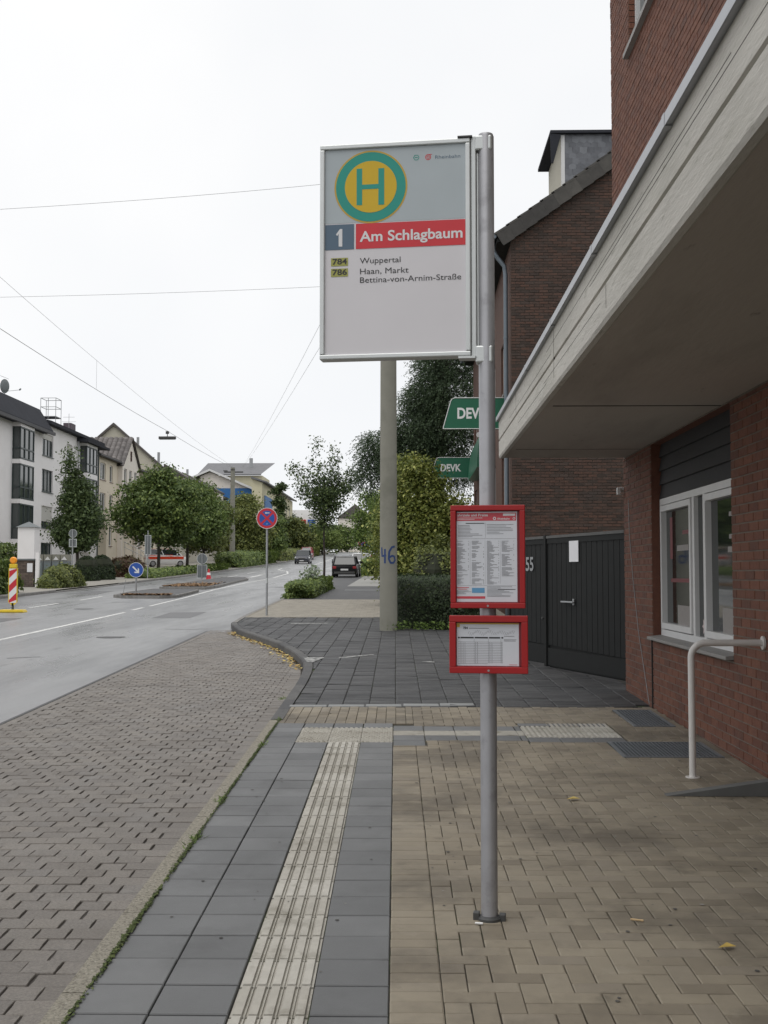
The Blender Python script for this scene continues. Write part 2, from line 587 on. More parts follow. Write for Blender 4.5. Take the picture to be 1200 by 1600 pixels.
# ------------------------------------------------------------------ the ground
PSH = .0115                                 # the pavement runs a touch to the left of the building line
XK = [(-6, -1.24), (0, -1.30), (11.9, -1.437), (13.2, -1.46), (15.5, -1.5), (17.2, -1.57), (18.6, -1.70), (20.3, -2.03), (22.2, -2.5), (24.4, -3.25), (26.1, -3.85),
      (28.5, -4.42), (32, -4.62), (44.1, -4.86), (60, -5.1), (80, -5.45), (120, -6.1), (240, -8.2), (330, -9.8)]
xk = lambda y: interp(XK, y)                # outer edge of the right-hand kerb
xasp = lambda y: -4.05 - .027 * y           # where the asphalt meets the paved bus bay
xroad_r = lambda y: (xasp(y) if y < 27.5 else xk(y) + .08)

# terrain sheet
vs_, fs = [], []
ty = [-120, -60, -20] + list(range(-10, 341, 10)) + [400, 500, 700, 1000, 1500]
tx = [-900, -500, -250, -120, -70, -45, -30, -17.2, -10, -3, 4, 12, 30, 60, 120, 300, 600, 900]
for y in ty:
    for x in tx:
        vs_.append((x, y, gz(y) - (.5 if -17.5 < x < 5 else .16 if abs(x) < 40 else .3)))
nx = len(tx)
for i in range(len(ty) - 1):
    for k in range(nx - 1):
        q = i * nx + k
        fs.append((q, q + 1, q + nx + 1, q + nx))
tag(MB().add(vs_, fs).build('terrain', m_terrain), kind='structure')

road = tag(sheet('road', -16.62, xroad_r, -14, 420, ROAD, m_asphalt, 2., 8), kind='structure')
LANE = ROAD + .004


def stripe(pts, w, off=LANE):
    """painted line along (x,y) points"""
    vs_, fs = [], []
    P = []
    for (a, b), (c, d) in zip(pts, pts[1:]):
        n = max(1, int(math.hypot(c - a, d - b) / 2))
        P += [(a + (c - a) * k / n, b + (d - b) * k / n) for k in range(n)]
    P.append(pts[-1])
    for i, (x, y) in enumerate(P):
        x0, y0 = P[max(0, i - 1)]
        x1, y1 = P[min(len(P) - 1, i + 1)]
        l_ = math.hypot(x1 - x0, y1 - y0)
        nx_, ny_ = (y1 - y0) / l_, -(x1 - x0) / l_
        for s in (-1, 1):
            xx, yy = x + s * nx_ * w / 2, y + s * ny_ * w / 2
            vs_.append((xx, yy, gz(yy) + off))
    for i in range(len(P) - 1):
        fs.append((2 * i, 2 * i + 1, 2 * i + 3, 2 * i + 2))
    return MB().add(vs_, fs)


for pts, w in [([(-8.45, 4), (-8.78, 24.6), (-8.95, 36.2)], .14), ([(-9.05, 37.6), (-9.1, 39.4)], .13), ([(-9.12, 40.4), (-9.35, 48), (-9.8, 58), (-9.95, 70), (-9.7, 79)], .13),
               ([(-9.7, 82), (-10.1, 96), (-11.0, 104), (-12.6, 111), (-13.0, 118), (-12.2, 124), (-10.9, 128)], .16), ([(-11.2, 130), (-12, 170), (-13, 215)], .14),
               ([(-12.95, 39.1), (-13.02, 42.6)], .13), ([(-13.0, 45.4), (-13.16, 49.3)], .13), ([(-12.9, 33), (-12.95, 36)], .13),
               ([(-13.3, 84), (-13.4, 90)], .13), ([(-13.5, 96), (-13.6, 102)], .13), ([(-12.0, 92), (-12.0, 98)], .13), ([(-6.8, 150), (-7.0, 156)], .13),
               ([(-11.6, 84), (-11.6, 90)], .3)]:
    stripe(pts, w).build('lane_marking', m_paint, road)
# patched crack lines and repair strips in the asphalt
m_tar = mat('tar_seam', (.035, .035, .037), .5, .2)
stripe([(xasp(3) - .03, 3), (xasp(12) - .02, 12), (xasp(20) - .03, 20), (xasp(27.6) - .03, 27.6)], .045).build('tar_seam', m_tar, road)
stripe([(-6.0, 28.3), (-5.4, 28.1), (-4.95, 28.4)], .05).build('tar_seam', m_tar, road)
m_patch = mat('asphalt_repair', (.1, .1, .104), .5, .15, 3., bump=.3, bs=100)
for pts in ([(-7.4, 33), (-6.3, 33.1), (-6.4, 36.5), (-7.5, 36.2)], [(-5.6, 52), (-5.0, 52), (-5.1, 60), (-5.7, 60)], [(-15.6, 52), (-14.2, 52.2), (-14.3, 56), (-15.5, 55.7)], [(-12.2, 30), (-11, 30.2), (-11.1, 33), (-12.2, 32.8)]):
    MB().add([(a, b, gz(b) + ROAD + .003) for a, b in pts], [(0, 1, 2, 3)]).build('asphalt_patch', m_patch, road)
for (a, b) in ((-6.6, 25.5), (-10.9, 38.5), (-6.9, 62)):
    MB().tube([(a, b, gz(b) + ROAD - .02), (a, b, gz(b) + ROAD + .005)], .32, 24).build('manhole_cover', m_dkmetal, road)
stripe([(-7.1, 20.3), (-6.6, 20.6)], .05).build('tar_seam', m_tar, road)
stripe([(-11.3, 43.6), (-10.6, 43.7)], .09).build('tar_seam', m_tar, road)

# ---- paved bus bay: interlocking pavers
bay = tag(sheet('bus_bay', lambda y: xasp(y) - .0, lambda y: max(xk(y) + .03, xasp(y) + .02), 1.5, 29, ROAD - .011, m_joint_bay, 1., 4), kind='structure')
L_, D_ = .158, .15
e = .008
outline = [(-.5, -.5 + .05), (-.5 + .03, -.5), (.5 - .03, -.5), (.5, -.5 + .05), (.5 - .02, 0), (.5, .5 - .05), (.5 - .03, .5), (-.5 + .03, .5), (-.5, .5 - .05), (-.5 + .02, 0)]
nb = len(outline)
bone_v = [(x, y, -1) for x, y in outline] + [(x, y, -.1) for x, y in outline] + [(x * .97, y * .97, 0) for x, y in outline]
bone_f = [tuple(range(2 * nb, 3 * nb))]
for i in range(nb):
    j = (i + 1) % nb
    bone_f += [(i, j, nb + j, nb + i), (nb + i, nb + j, 2 * nb + j, 2 * nb + i)]
pcs = []
row = 0
y = 2.6
while y < 28.2:
    x = xasp(y) + .12 + (L_ / 2 if row % 2 else 0)
    lim = xk(y) - .03
    while x + L_ * .3 < lim:
        last = False
        w = L_ - e + rng.choice((-.005, -.001, .004, .005, .006, .006, .0065))
        if x + L_ * 1.3 >= lim:                 # last stone of the course is cut to meet the kerb
            xe = lim - .004
            x0_ = x - L_ / 2
            w = xe - x0_ - .006
            x = (x0_ + xe) / 2
            last = True
        skew = .12 + rng.uniform(-.05, .05)
        px_ = x + rng.uniform(-.003, .003)
        zz = gz(y) + ROAD + rng.uniform(-.004, .003)
        M = Matrix.Translation((px_, y + rng.uniform(-.003, .003), zz)) @ Matrix.Rotation(.0145 + rng.uniform(-.03, .03), 4, 'Z') @ Matrix.Rotation(slope(y) + rng.uniform(-.012, .012), 4, 'X') @ Matrix.Rotation(rng.uniform(-.012, .012), 4, 'Y') @ Matrix.Diagonal((w, D_ - rng.choice((.001, .002, .003, .006)), .05, 1))
        u = 639 + 1800 * px_ / y
        vis = (u > -10) and (y > 4.0)
        pcs.append((0 if vis else 1, math.hypot(px_, y), M))
        if last:
            break
        x += L_
    row += 1
    y += D_
pcs.sort(key=lambda q: (q[0], q[1]))
lay([q[2] for q in pcs], (bone_v, bone_f), 'paver', 'pavers', m_bay, bay)
# gutter row between bay and asphalt
mb = MB()
yy = 2.
while yy < 27.6:
    xx = xasp(yy)
    M = Matrix.Translation((xx + .05, yy + .15, gz(yy + .15) + ROAD + .001)) @ Matrix.Rotation(.027, 4, 'Z') @ Matrix.Rotation(slope(yy), 4, 'X') @ Matrix.Diagonal((.1, .29, .05, 1))
    v, f = unit_slab(.03, .1)
    mb.add([M @ Vector(q) for q in v], f, 0, rng.random())
    yy += .3
tag(mb.build('gutter_setts', m_bay, bay), kind='stuff')
# ---- right-hand pavement
pav_r = lambda y: 2.78 if y < 14.3 else (4.5 if y < 31 else 2.75)
pav = tag(sheet('pavement', lambda y: xk(y) + .1, pav_r, -8, 31.2, -.017, m_joint, .5, 8), kind='structure')


def P2(u, v, dz=0.):
    return (u - PSH * v, v, gz(v) + dz)


def pmat(u0, u1, v0, v1, gap=.006, dz=0., thick=.06, tilt=.004, vgap=None):
    cu, cv = (u0 + u1) / 2, (v0 + v1) / 2
    return Matrix.Translation(P2(cu, cv, dz + rng.uniform(-.0015, .0015))) @ Matrix.Rotation(PSH, 4, 'Z') @ Matrix.Rotation(math.atan(slope(cv)) + rng.uniform(-tilt, tilt) * .6, 4, 'X') @ Matrix.Rotation(rng.uniform(-tilt, tilt) * .6, 4, 'Y') @ Matrix.Diagonal((u1 - u0 - gap, v1 - v0 - (gap if vgap is None else vgap), thick, 1))


T = .295
U0 = -1.205
V0 = 2.65
VR = [V0 + T * i for i in range(28)]          # tile rows
VD0, VD1 = 10.50, 10.50 + 3 * T               # dimple field
VEND = VD1 + T
slabs, guides, dimples = [], [], []
v = VD0
rows = []
while v > 2.4:
    rows.append(v)
    v -= T
for v in rows:
    for c in (0, 1, 3):
        slabs.append((v, pmat(U0 + c * T, U0 + (c + 1) * T, v - T, v, .006, tilt=.007, vgap=.013)))
    guides.append((v, pmat(U0 + 2 * T, U0 + 3 * T, v - T, v, .006, dz=.001, vgap=.013)))
for r in range(3):
    v = VD0 + r * T
    slabs.append((v, pmat(U0, U0 + T, v, v + T, .009)))
    for c in (1, 2, 3):
        dimples.append((v, pmat(U0 + c * T, U0 + (c + 1) * T, v, v + T, .009, dz=.001)))
for c in range(4):
    slabs.append((VD1, pmat(U0 + c * T, U0 + (c + 1) * T, VD1, VD1 + T, .009)))
# branch of the guidance strip towards the doorway
UB = U0 + 4 * T
for r in range(2):
    slabs.append((11, pmat(UB, UB + T, VD0 - T * .6 + r * T, VD0 + T * .4 + r * T, .009)))
for r in (0,):
    slabs.append((11, pmat(UB, UB + T, VD0 + 2.4 * T, VD0 + 3.4 * T, .009)))
bran0, bran1 = VD0 + .4 * T, VD0 + 2.4 * T
URIB0, URIB1 = 1.215, 1.215 + 3 * T + .03
u = UB + T
nb_ = 3
while u < URIB0 - .05:
    w = min(T, URIB0 - u)
    slabs.append((11, pmat(u, u + w, VD0 + .4 * T, VD0 + 1.4 * T, .009)))
    slabs.append((11, pmat(u, u + w, VD0 + 2.4 * T, VD0 + 3.4 * T, .009)))
    u += T
u = UB
cross_guides = []
while u < URIB0 - .05:
    w = min(T, URIB0 - u)
    cross_guides.append((11, pmat(u, u + w, VD0 + 1.4 * T, VD0 + 2.4 * T, .004, dz=.001)))
    u += T
for k in range(3):
    u = URIB0 + k * T
    slabs.append((11, pmat(u, u + T, VD0 + 3.4 * T + .02, VD0 + 4.4 * T - .1, .009)))
    slabs.append((11, pmat(u, u + T, VD0 + .4 * T - .08, VD0 + .4 * T + .19, .009)))
rib_tiles = []
for i in range(3):
    for j in range(3):
        rib_tiles.append((11, pmat(URIB0 + .01 + i * T, URIB0 + .01 + (i + 1) * T, VD0 + .4 * T + .2 + j * T, VD0 + .4 * T + .2 + (j + 1) * T, .004, dz=.001)))
slabs.sort(key=lambda q: q[0])
guides.sort(key=lambda q: q[0])
lay([q[1] for q in slabs], unit_slab(.013, .07), 'paving_slab', 'paving_slabs', m_slab, pav)


def rib_tile(n=5):
    """square tile with n raised flat ribs running along y"""
    v, f = [], []
    def bx(x0, x1, z0, z1, b=.012):
        o = len(v)
        v.extend([(x0, -.5, z0), (x1, -.5, z0), (x1, .5, z0), (x0, .5, z0), (x0 + b, -.492, z1), (x1 - b, -.492, z1), (x1 - b, .492, z1), (x0 + b, .492, z1)])
        f.extend([tuple(i + o for i in q) for q in [(4, 5, 6, 7), (0, 1, 5, 4), (1, 2, 6, 5), (2, 3, 7, 6), (3, 0, 4, 7)]])
    bx(-.5, .5, -1, -.2, .0)
    p = 1. / n
    for k in range(n):
        c = -.5 + p * (k + .5)
        bx(c - p * .35, c + p * .35, -.2, 0., .014)
        if k < n - 1:
            bx(c + p * .45, c + p * .55, -.2, -.05, .006)
    return v, f


def dimple_tile(n=6):
    v, f = [(-.5, -.5, -1), (.5, -.5, -1), (.5, .5, -1), (-.5, .5, -1), (-.5, -.5, -.1), (.5, -.5, -.1), (.5, .5, -.1), (-.5, .5, -.1)], [(4, 5, 6, 7), (0, 1, 5, 4), (1, 2, 6, 5), (2, 3, 7, 6), (3, 0, 4, 7)]
    for i in range(n):
        for j in range(n):
            cx, cy = -.5 + (i + .5 + (.25 if j % 2 else -.25)) / n, -.5 + (j + .5) / n
            o = len(v)
            for rr, zz in ((.068, -.1), (.042, .08)):
                v.extend([(cx + rr * math.cos(k * math.pi / 3), cy + rr * math.sin(k * math.pi / 3), zz) for k in range(6)])
            f.extend([(o + k, o + (k + 1) % 6, o + 6 + (k + 1) % 6, o + 6 + k) for k in range(6)])
            f.append(tuple(o + 6 + k for k in range(6)))
    return v, f


lay([q[1] for q in guides], rib_tile(5), 'guidance_tile', 'guidance_tiles', m_guide, pav)
rx = Matrix.Rotation(math.pi / 2, 4, 'Z')
lay([q[1] @ rx for q in cross_guides], rib_tile(5), 'guidance_tile', 'guidance_tiles', m_guide, pav)
lay([q[1] for q in dimples], dimple_tile(), 'dimpled_tile', 'dimpled_tiles', m_guide, pav)
lay([q[1] for q in rib_tiles], rib_tile(6), 'ribbed_tile', 'ribbed_tiles', m_guide, pav)

# beige pavers, herringbone
GR1 = (2.215, 2.625, 11.5, 12.7)              # gratings (x0,x1,y0,y1)
GR2 = (1.79, 2.63, 9.76, 10.54)
zones = [(-9, UB - .0, -9, VEND), (UB, UB + T, VD0 - .6 * T, VD0 + 3.4 * T), (UB, URIB0, VD0 + .4 * T, VD0 + 3.4 * T),
         (URIB0, URIB0 + 3 * T + .02, VD0 + .4 * T - .08, VD0 + 4.4 * T - .08),
         (GR1[0] + PSH * 12, GR1[1] + PSH * 12, GR1[2], GR1[3]), (GR2[0] + PSH * 10, GR2[1] + PSH * 10, GR2[2], GR2[3])]


def clip_rect(rc):
    for z in zones:
        a0, a1, b0, b1 = rc
        if a1 <= z[0] + 1e-4 or a0 >= z[1] - 1e-4 or b1 <= z[2] + 1e-4 or b0 >= z[3] - 1e-4:
            continue
        cands = [(a0, min(a1, z[0]), b0, b1), (max(a0, z[1]), a1, b0, b1), (a0, a1, b0, min(b1, z[2])), (a0, a1, max(b0, z[3]), b1)]
        cands = [c for c in cands if c[1] - c[0] > .02 and c[3] - c[2] > .02]
        if not cands:
            return None
        rc = max(cands, key=lambda c: (c[1] - c[0]) * (c[3] - c[2]))
    return rc


pieces = []
BU = .2045
v = 2.5
while v < VD0 - .6 * T - .01:                 # edging course next to the grey slabs
    v1 = min(v + .1022, VD0 - .6 * T)
    rc = clip_rect((UB, UB + BU, v, v1))
    if rc:
        pieces.append(rc)
    v += .1022
a = .1022
HU = UB + BU
for i in range(-2, 30):
    for j in range(0, 108):
        d = (i - j) % 4
        if d == 0:
            rc = (HU + i * a, HU + (i + 2) * a, 2.4 + j * a, 2.4 + (j + 1) * a)
        elif d == 2:
            rc = (HU + i * a, HU + (i + 1) * a, 2.4 + (j - 1) * a, 2.4 + (j + 1) * a)
        else:
            continue
        vm = (rc[2] + rc[3]) / 2
        lim = 2.715 + PSH * vm
        if vm > 12.93 or rc[0] > lim - .03:
            continue
        rc = (rc[0], min(rc[1], lim), rc[2], min(rc[3], 12.96))
        rc = (max(rc[0], HU), rc[1], rc[2], rc[3])
        if rc[1] - rc[0] < .03:
            continue
        rc = clip_rect(rc)
        if rc:
            pieces.append(rc)
# band of pavers beyond the guidance field
u = -1.225
while u < UB + BU:
    v = VEND
    k = 0
    while v < 12.9:
        off = a if int(round((u + 1.225) / a)) % 2 else 0
        v1 = min(v + (a if (k == 0 and off) else 2 * a), 12.96)
        pieces.append((u, min(u + a, HU), v, v1))
        v = v1
        k += 1
    u += a
pieces.sort(key=lambda q: math.hypot((q[0] + q[1]) / 2, (q[2] + q[3]) / 2) + (50 if q[3] < 4.05 else 0))
lay([pmat(*q, gap=rng.choice((.003, .004, .006)), tilt=.009) for q in pieces], unit_slab(.03, .05), 'paver', 'pavers', m_paver, pav)

# dark slabs of the driveway crossing
dk = []
DT = .3
ii = 0
u = -6.
while u < 4.4:
    off = rng.uniform(-.04, .04)
    v = 12.98 - rng.choice((0, .1, .2))
    while v < 31.0:
        cu, cv = u + DT / 2, v + DT / 2
        va = max(v, 12.98)
        xw = cu - PSH * cv
        xr_ = 2.7 if cv < 14.4 else interp([(14.4, 2.9), (19, 2.6), (26, 3.2)], cv)
        ul = max(u, xk(cv) + .15 + PSH * cv)
        if u + DT - ul > .04 and xw < xr_ and not (cv > 26.2 and xw > -.25):
            dk.append((math.hypot(xw, cv), pmat(ul, u + DT, va, v + DT, gap=rng.choice((.004, .006, .009)), tilt=.035, dz=rng.uniform(-.004, .003))))
        v += DT
    u += DT
dk.sort(key=lambda q: q[0])
lay([q[1] for q in dk], unit_slab(.03, .1), 'dark_slab', 'dark_slabs', m_dark, pav)
for k, (u, w) in enumerate([(-1.2, .44), (-.76, .42), (-.34, .42), (.08, .42), (.5, .4)]):
    mb = MB()
    v, f = unit_slab(.02, .1)
    M = pmat(u, u + w - .01, 12.92 + k * .03, 13.07 + k * .045, dz=.004)
    mb.add([M @ Vector(q) for q in v], f)
    mb.build('edging_slab', m_pale, pav)

# old paint marks on the dark slabs
m_oldmark = mat('old_paint_mark', (.33, .33, .32), .8, .2, 12., stain=[((.08, .08, .08), 14., .48, .56, .95)])
for pts in ([(-1.75, 19.1), (-1.38, 19.1), (-1.52, 18.2), (-1.6, 18.2)], [(-1.15, 18.9), (-.6, 19.5), (-.6, 19.7), (-1.15, 19.1)], [(-2.9, 28.2), (-2.0, 28.3), (-2.0, 28.6), (-2.9, 28.5)], [(.2, 18.3), (.4, 18.2), (.4, 18.35), (.22, 18.42)]):
    MB().add([(a, b, gz(b) + .007) for a, b in pts], [(0, 1, 2, 3)]).build('paint_mark', m_oldmark, pav)
# footway surfaces further up the street
sheet('far_paving', lambda y: xk(y) + .1, lambda y: 2.75, 31.2, 43.2, -.003, m_beige2, 1., 4, pav)
v, f = unit_slab(.05, .1)
fp = []
yy = 31.3
r_ = 0
while yy < 43.1:
    xx = xk(yy) + .13 + (.1 if r_ % 2 else 0)
    while xx < 1.2:
        fp.append((yy, Matrix.Translation((xx + .1, yy + .05, gz(yy + .05) + .004)) @ Matrix.Rotation(slope(yy), 4, 'X') @ Matrix.Diagonal((.195, .094, .03, 1))))
        xx += .2
    yy += .1
    r_ += 1
lay([q[1] for q in fp], (v, f), 'far_paver', 'far_pavers', m_beige2, pav, n_ind=0)
foot = tag(sheet('footway', lambda y: xk(y) + .1, lambda y: 2.75, 43.2, 330, -.008, m_asph2, 2., 4), kind='structure')
sheet('paved_crossing', lambda y: -3.2, lambda y: 2.7, 59.5, 82, -.002, mat('pale_crossing', (.28, .275, .26), .8, .12, 2.), 2., 4, foot)
sheet('paved_crossing', lambda y: -3.0, lambda y: 2.7, 53.5, 54.3, -.002, m_pale, 1., 2, foot)

# chewing-gum spots and grit trodden into the paving
mb = MB()
for k in range(150):
    v = rng.uniform(4.2, 12.5)
    u = rng.uniform(-1.1, 2.6)
    q = rng.uniform(.004, .013)
    z_ = gz(v) + .0035
    mb.add([(u - PSH * v + q * rng.uniform(.7, 1.2) * math.cos(a_ * .9), v + q * rng.uniform(.7, 1.2) * math.sin(a_ * .9), z_) for a_ in range(7)], [tuple(range(7))], 0, rng.random())
tag(mb.build('gum_spots', mat('trodden_gum', (.09, .085, .075), .85, .2, 30., ramp=[(0, (.05, .047, .042)), (.8, (.09, .085, .078)), (1, (.3, .29, .27))]), pav), kind='stuff')

# kerbs
kerb = tag(thing('kerb', None, None), kind='structure')


def kerb_run(xf, y0, y1, step, w, m, top=0., parent=kerb, side=1):
    y = y0
    while y < y1 - .01:
        ya, yb = y + .004, min(y + step, y1) - .004
        xa, xb = xf(ya), xf(yb)
        dx, dy = xb - xa, yb - ya
        l_ = math.hypot(dx, dy)
        nx_, ny_ = dy / l_ * side, -dx / l_ * side
        mb = MB()
        lo = -.3
        c = .015
        q = []
        for (x, yy) in ((xa, ya), (xb, yb)):
            z = gz(yy) + top
            q += [(x, yy, z + lo), (x, yy, z - c * 1.5), (x + nx_ * c, yy + ny_ * c, z), (x + nx_ * w, yy + ny_ * w, z), (x + nx_ * w, yy + ny_ * w, z + lo)]
        fs = [(i, i + 1, i + 6, i + 5) for i in range(4)] + [(0, 1, 2, 3, 4), (5, 6, 7, 8, 9)]
        mb.add(q, fs, 0, rng.random())
        mb.build('kerb_stone', m, parent)
        y += step


kerb_run(xk, 1.5, 11.88, 1.0, .105, m_kerb, .003)
kerb_run(xk, 11.9, 29.0, .8, .14, m_kerb_dark, .004)
kerb_run(xk, 29.02, 100, 2., .13, m_kerb_grey, .003)
kerb_l = tag(thing('kerb_left', None, None), kind='structure')
kerb_run(lambda y: -16.6, 20, 54, 2., .14, m_kerb_grey, .0, kerb_l, -1)
kerb_run(lambda y: -16.6, 54.02, 66, 2., .14, m_kerb_grey, -.07, kerb_l, -1)
kerb_run(lambda y: -16.6, 66.02, 180, 3., .14, m_kerb_grey, .0, kerb_l, -1)
tag(sheet('pavement_left', -29, -16.72, 0, 330, -.012, mat('left_paving', (.27, .255, .225), .85, .15, 1.5, stain=[((.19, .18, .16), .5, .5, .66, .6)]), 2., 4), kind='structure')
# moss in the kerb joint
V, rn = [], []
for k in range(9000):
    y = rng.uniform(3., 12.) ** 1.0
    if rng.random() > .12 + .7 * abs(math.sin(y * 2.1) * math.sin(y * .7 + 1)):
        continue
    x = xk(y) + .108 + rng.gauss(0, .006)
    s = rng.uniform(.003, .008)
    aa = rng.uniform(0, 6.28)
    z = gz(y) + .004 + rng.uniform(0, .006)
    V.append([(x + s * math.cos(aa + q * 1.57), y + 1.6 * s * math.sin(aa + q * 1.57), z + rng.uniform(-.003, .005)) for q in range(4)])
    rn.append(rng.random())
tag(quads('moss', np.array(V), rn, m_moss), 'green moss in the joint between kerb and grey slabs', 'moss', kind='stuff')
V, rn = [], []
for (cx, cy, n) in [(-1.27, 6.9, 60), (-1.29, 8.0, 40), (-1.31, 10.3, 50), (-1.34, 11.9, 30), (-1.5, 13.6, 30)]:
    for k in range(n):
        x, y = cx + rng.gauss(0, .015), cy + rng.gauss(0, .07)
        h = rng.uniform(.005, .025)
        aa = rng.uniform(0, 6.28)
        dx, dy = .006 * math.cos(aa), .006 * math.sin(aa)
        lx, ly = rng.gauss(0, .02), rng.gauss(0, .02)
        z = gz(y)
        V.append([(x - dx, y - dy, z), (x + dx, y + dy, z), (x + dx * .3 + lx, y + dy * .3 + ly, z + h), (x - dx * .3 + lx, y - dy * .3 + ly, z + h)])
        rn.append(rng.random())
tag(quads('weeds', np.array(V), rn, m_lf_weed), 'small grass weeds sprouting along the kerb', 'weeds', kind='stuff')
# leaf litter in the curve of the kerb
V, rn = [], []
for k in range(420):
    y = rng.uniform(18.2, 27)
    x = xk(y) - abs(rng.gauss(0, .09)) - .02
    s = rng.uniform(.015, .04)
    aa = rng.uniform(0, 6.28)
    z = gz(y) + ROAD + .012
    V.append([(x + s * math.cos(aa + q * 1.57), y + s * math.sin(aa + q * 1.57), z + rng.uniform(-.006, .02)) for q in range(4)])
    rn.append(rng.random())
tag(quads('leaf_litter', np.array(V), rn, m_leaf_fall), 'yellow leaf litter lying in the curve of the dark kerb', 'leaves', kind='stuff')

# ------------------------------------------------------------------ walls with openings, windows
def wall_holes(mb, mp, u0, u1, z0, z1, holes, depth, mi=0, rmi=0):
    """flat wall in (u,z), quads around rectangular holes plus reveals going to -depth; mp(u,z,d) -> xyz"""
    us = sorted({u0, u1, *[h[0] for h in holes], *[h[1] for h in holes]})
    zs = sorted({z0, z1, *[h[2] for h in holes], *[h[3] for h in holes]})
    us = [q for q in us if u0 <= q <= u1]
    zs = [q for q in zs if z0 <= q <= z1]
    for a_, b_ in zip(us, us[1:]):
        for c_, d_ in zip(zs, zs[1:]):
            m_, n_ = (a_ + b_) / 2, (c_ + d_) / 2
            if any(h[0] < m_ < h[1] and h[2] < n_ < h[3] for h in holes):
                continue
            mb.add([mp(a_, c_, 0), mp(b_, c_, 0), mp(b_, d_, 0), mp(a_, d_, 0)], [(0, 1, 2, 3)], mi)
    for (a_, b_, c_, d_) in holes:
        ring = [(a_, c_), (b_, c_), (b_, d_), (a_, d_)]
        for i in range(4):
            (p, q), (r_, s) = ring[i], ring[(i + 1) % 4]
            mb.add([mp(p, q, 0), mp(r_, s, 0), mp(r_, s, depth), mp(p, q, depth)], [(0, 1, 2, 3)], rmi)


def window(mp, a, b, c, d, depth, parent, fm, gm, fw=.06, mull=1, transom=None, sill=None, sill_out=.05, name='window'):
    """frame mesh with pane and sill children, set into the opening a..b, c..d at the given depth"""
    mb = MB()

    def bar(u0, u1, z0, z1, d0, d1):
        pts = [mp(u, z, dd) for dd in (d0, d1) for (u, z) in ((u0, z0), (u1, z0), (u1, z1), (u0, z1))]
        mb.add(pts, [(0, 1, 2, 3), (7, 6, 5, 4), (0, 4, 5, 1), (1, 5, 6, 2), (2, 6, 7, 3), (3, 7, 4, 0)])
    d0, d1 = depth - .05, depth + .02
    bar(a, b, c, c + fw, d0, d1)
    bar(a, b, d - fw, d, d0, d1)
    bar(a, a + fw, c + fw, d - fw, d0, d1)
    bar(b - fw, b, c + fw, d - fw, d0, d1)
    for k in range(1, mull + 1):
        m_ = a + (b - a) * k / (mull + 1)
        bar(m_ - fw * .55, m_ + fw * .55, c + fw, d - fw, d0 + .002, d1)
    if transom:
        t = c + (d - c) * transom
        bar(a + fw, b - fw, t - fw * .4, t + fw * .4, d0 + .004, d1)
    o = mb.build(name, fm, parent)
    g = MB().add([mp(a + fw * .5, c + fw * .5, depth), mp(b - fw * .5, c + fw * .5, depth), mp(b - fw * .5, d - fw * .5, depth), mp(a + fw * .5, d - fw * .5, depth)], [(0, 1, 2, 3)])
    g.build('pane', gm, o)
    if sill:
        mb = MB()
        bar(a - .05, b + .05, c - .06, c - .004, -sill_out, depth)
        mb.build('sill', sill, o)
    return o


def bricks_for(u0, u1, z0, z1, holes, L=.25, Hh=.077, clip=None):
    """running-bond brick rectangles (u0,u1,z0,z1) clipped to the openings"""
    out = []
    r = 0
    z = z0
    while z < z1 - .02:
        zb = min(z + Hh, z1)
        u = u0 - (L / 2 if r % 2 else 0)
        while u < u1 - .01:
            a_, b_ = max(u, u0), min(u + L, u1)
            segs = [(a_, b_)]
            for h in holes:
                if zb - .01 > h[2] and z + .01 < h[3]:
                    ns = []
                    for (p, q) in segs:
                        if q <= h[0] or p >= h[1]:
                            ns.append((p, q))
                        else:
                            if p < h[0]:
                                ns.append((p, h[0]))
                            if q > h[1]:
                                ns.append((h[1], q))
                    segs = ns
            for (p, q) in segs:
                if q - p > .03 and (clip is None or clip((p + q) / 2, (z + zb) / 2)):
                    out.append((p, q, z, zb))
            u += L
        z += Hh
        r += 1
    return out


UB_ = unit_slab(.02, .2)

# ------------------------------------------------------------------ brick building on the right, with its concrete canopy
bld = thing('brick_building', 'red clinker building with board-marked concrete canopy on the right', 'building', (2.72, 14.55, .23))


def child_at(root, o):
    o.parent = root
    o.matrix_parent_inverse = root.matrix_basis.inverted()
    return o


XW, XU, YC = 2.72, 2.62, 14.58
def attach(root):
    """re-hang all children of an Empty so that their world-space meshes stay put"""
    inv = Matrix.Translation(-root.location)
    if root.rotation_euler.z:
        inv = Matrix.Rotation(-root.rotation_euler.z, 4, 'Z') @ inv
    for ch in root.children:
        ch.matrix_local = inv @ ch.matrix_local


mpW = lambda u, z, d: (XW + d, u, z)
NI = (9.75, 12.95, .955, 3.14)                                   # niche with the shop window
holes_low = [NI]
mb = MB()
wall_holes(mb, mpW, -5, YC, -.4, 3.16, [NI], .16, 0, 1)
mb.add([(XW, YC, -.4), (XW + 6, YC, -.4), (XW + 6, YC, 3.16), (XW, YC, 3.16)], [(0, 1, 2, 3)])
wall_lo = mb.build('wall', [m_mortar, m_brick], bld)
bl = bricks_for(8.0, YC + .004, .02, 3.14, [NI])
# pier and infill: the brickwork below the window sits a little back
mats_b = []
for (p, q, z, zb) in bl:
    back = 0
    jit = rng.uniform(-.0015, .002)
    M = Matrix.Translation((XW - .007 + back + jit, (p + q) / 2, (z + zb) / 2)) @ Matrix(((0, 0, -1, 0), (1, 0, 0, 0), (0, 1, 0, 0), (0, 0, 0, 1))) @ Matrix.Diagonal((q - p - .01, zb - z - .011, .03, 1))
    key = ((p + q) / 2) + (30 if z > 1.9 else 0) + (40 if q < 8.7 else 0)
    mats_b.append((key, M))
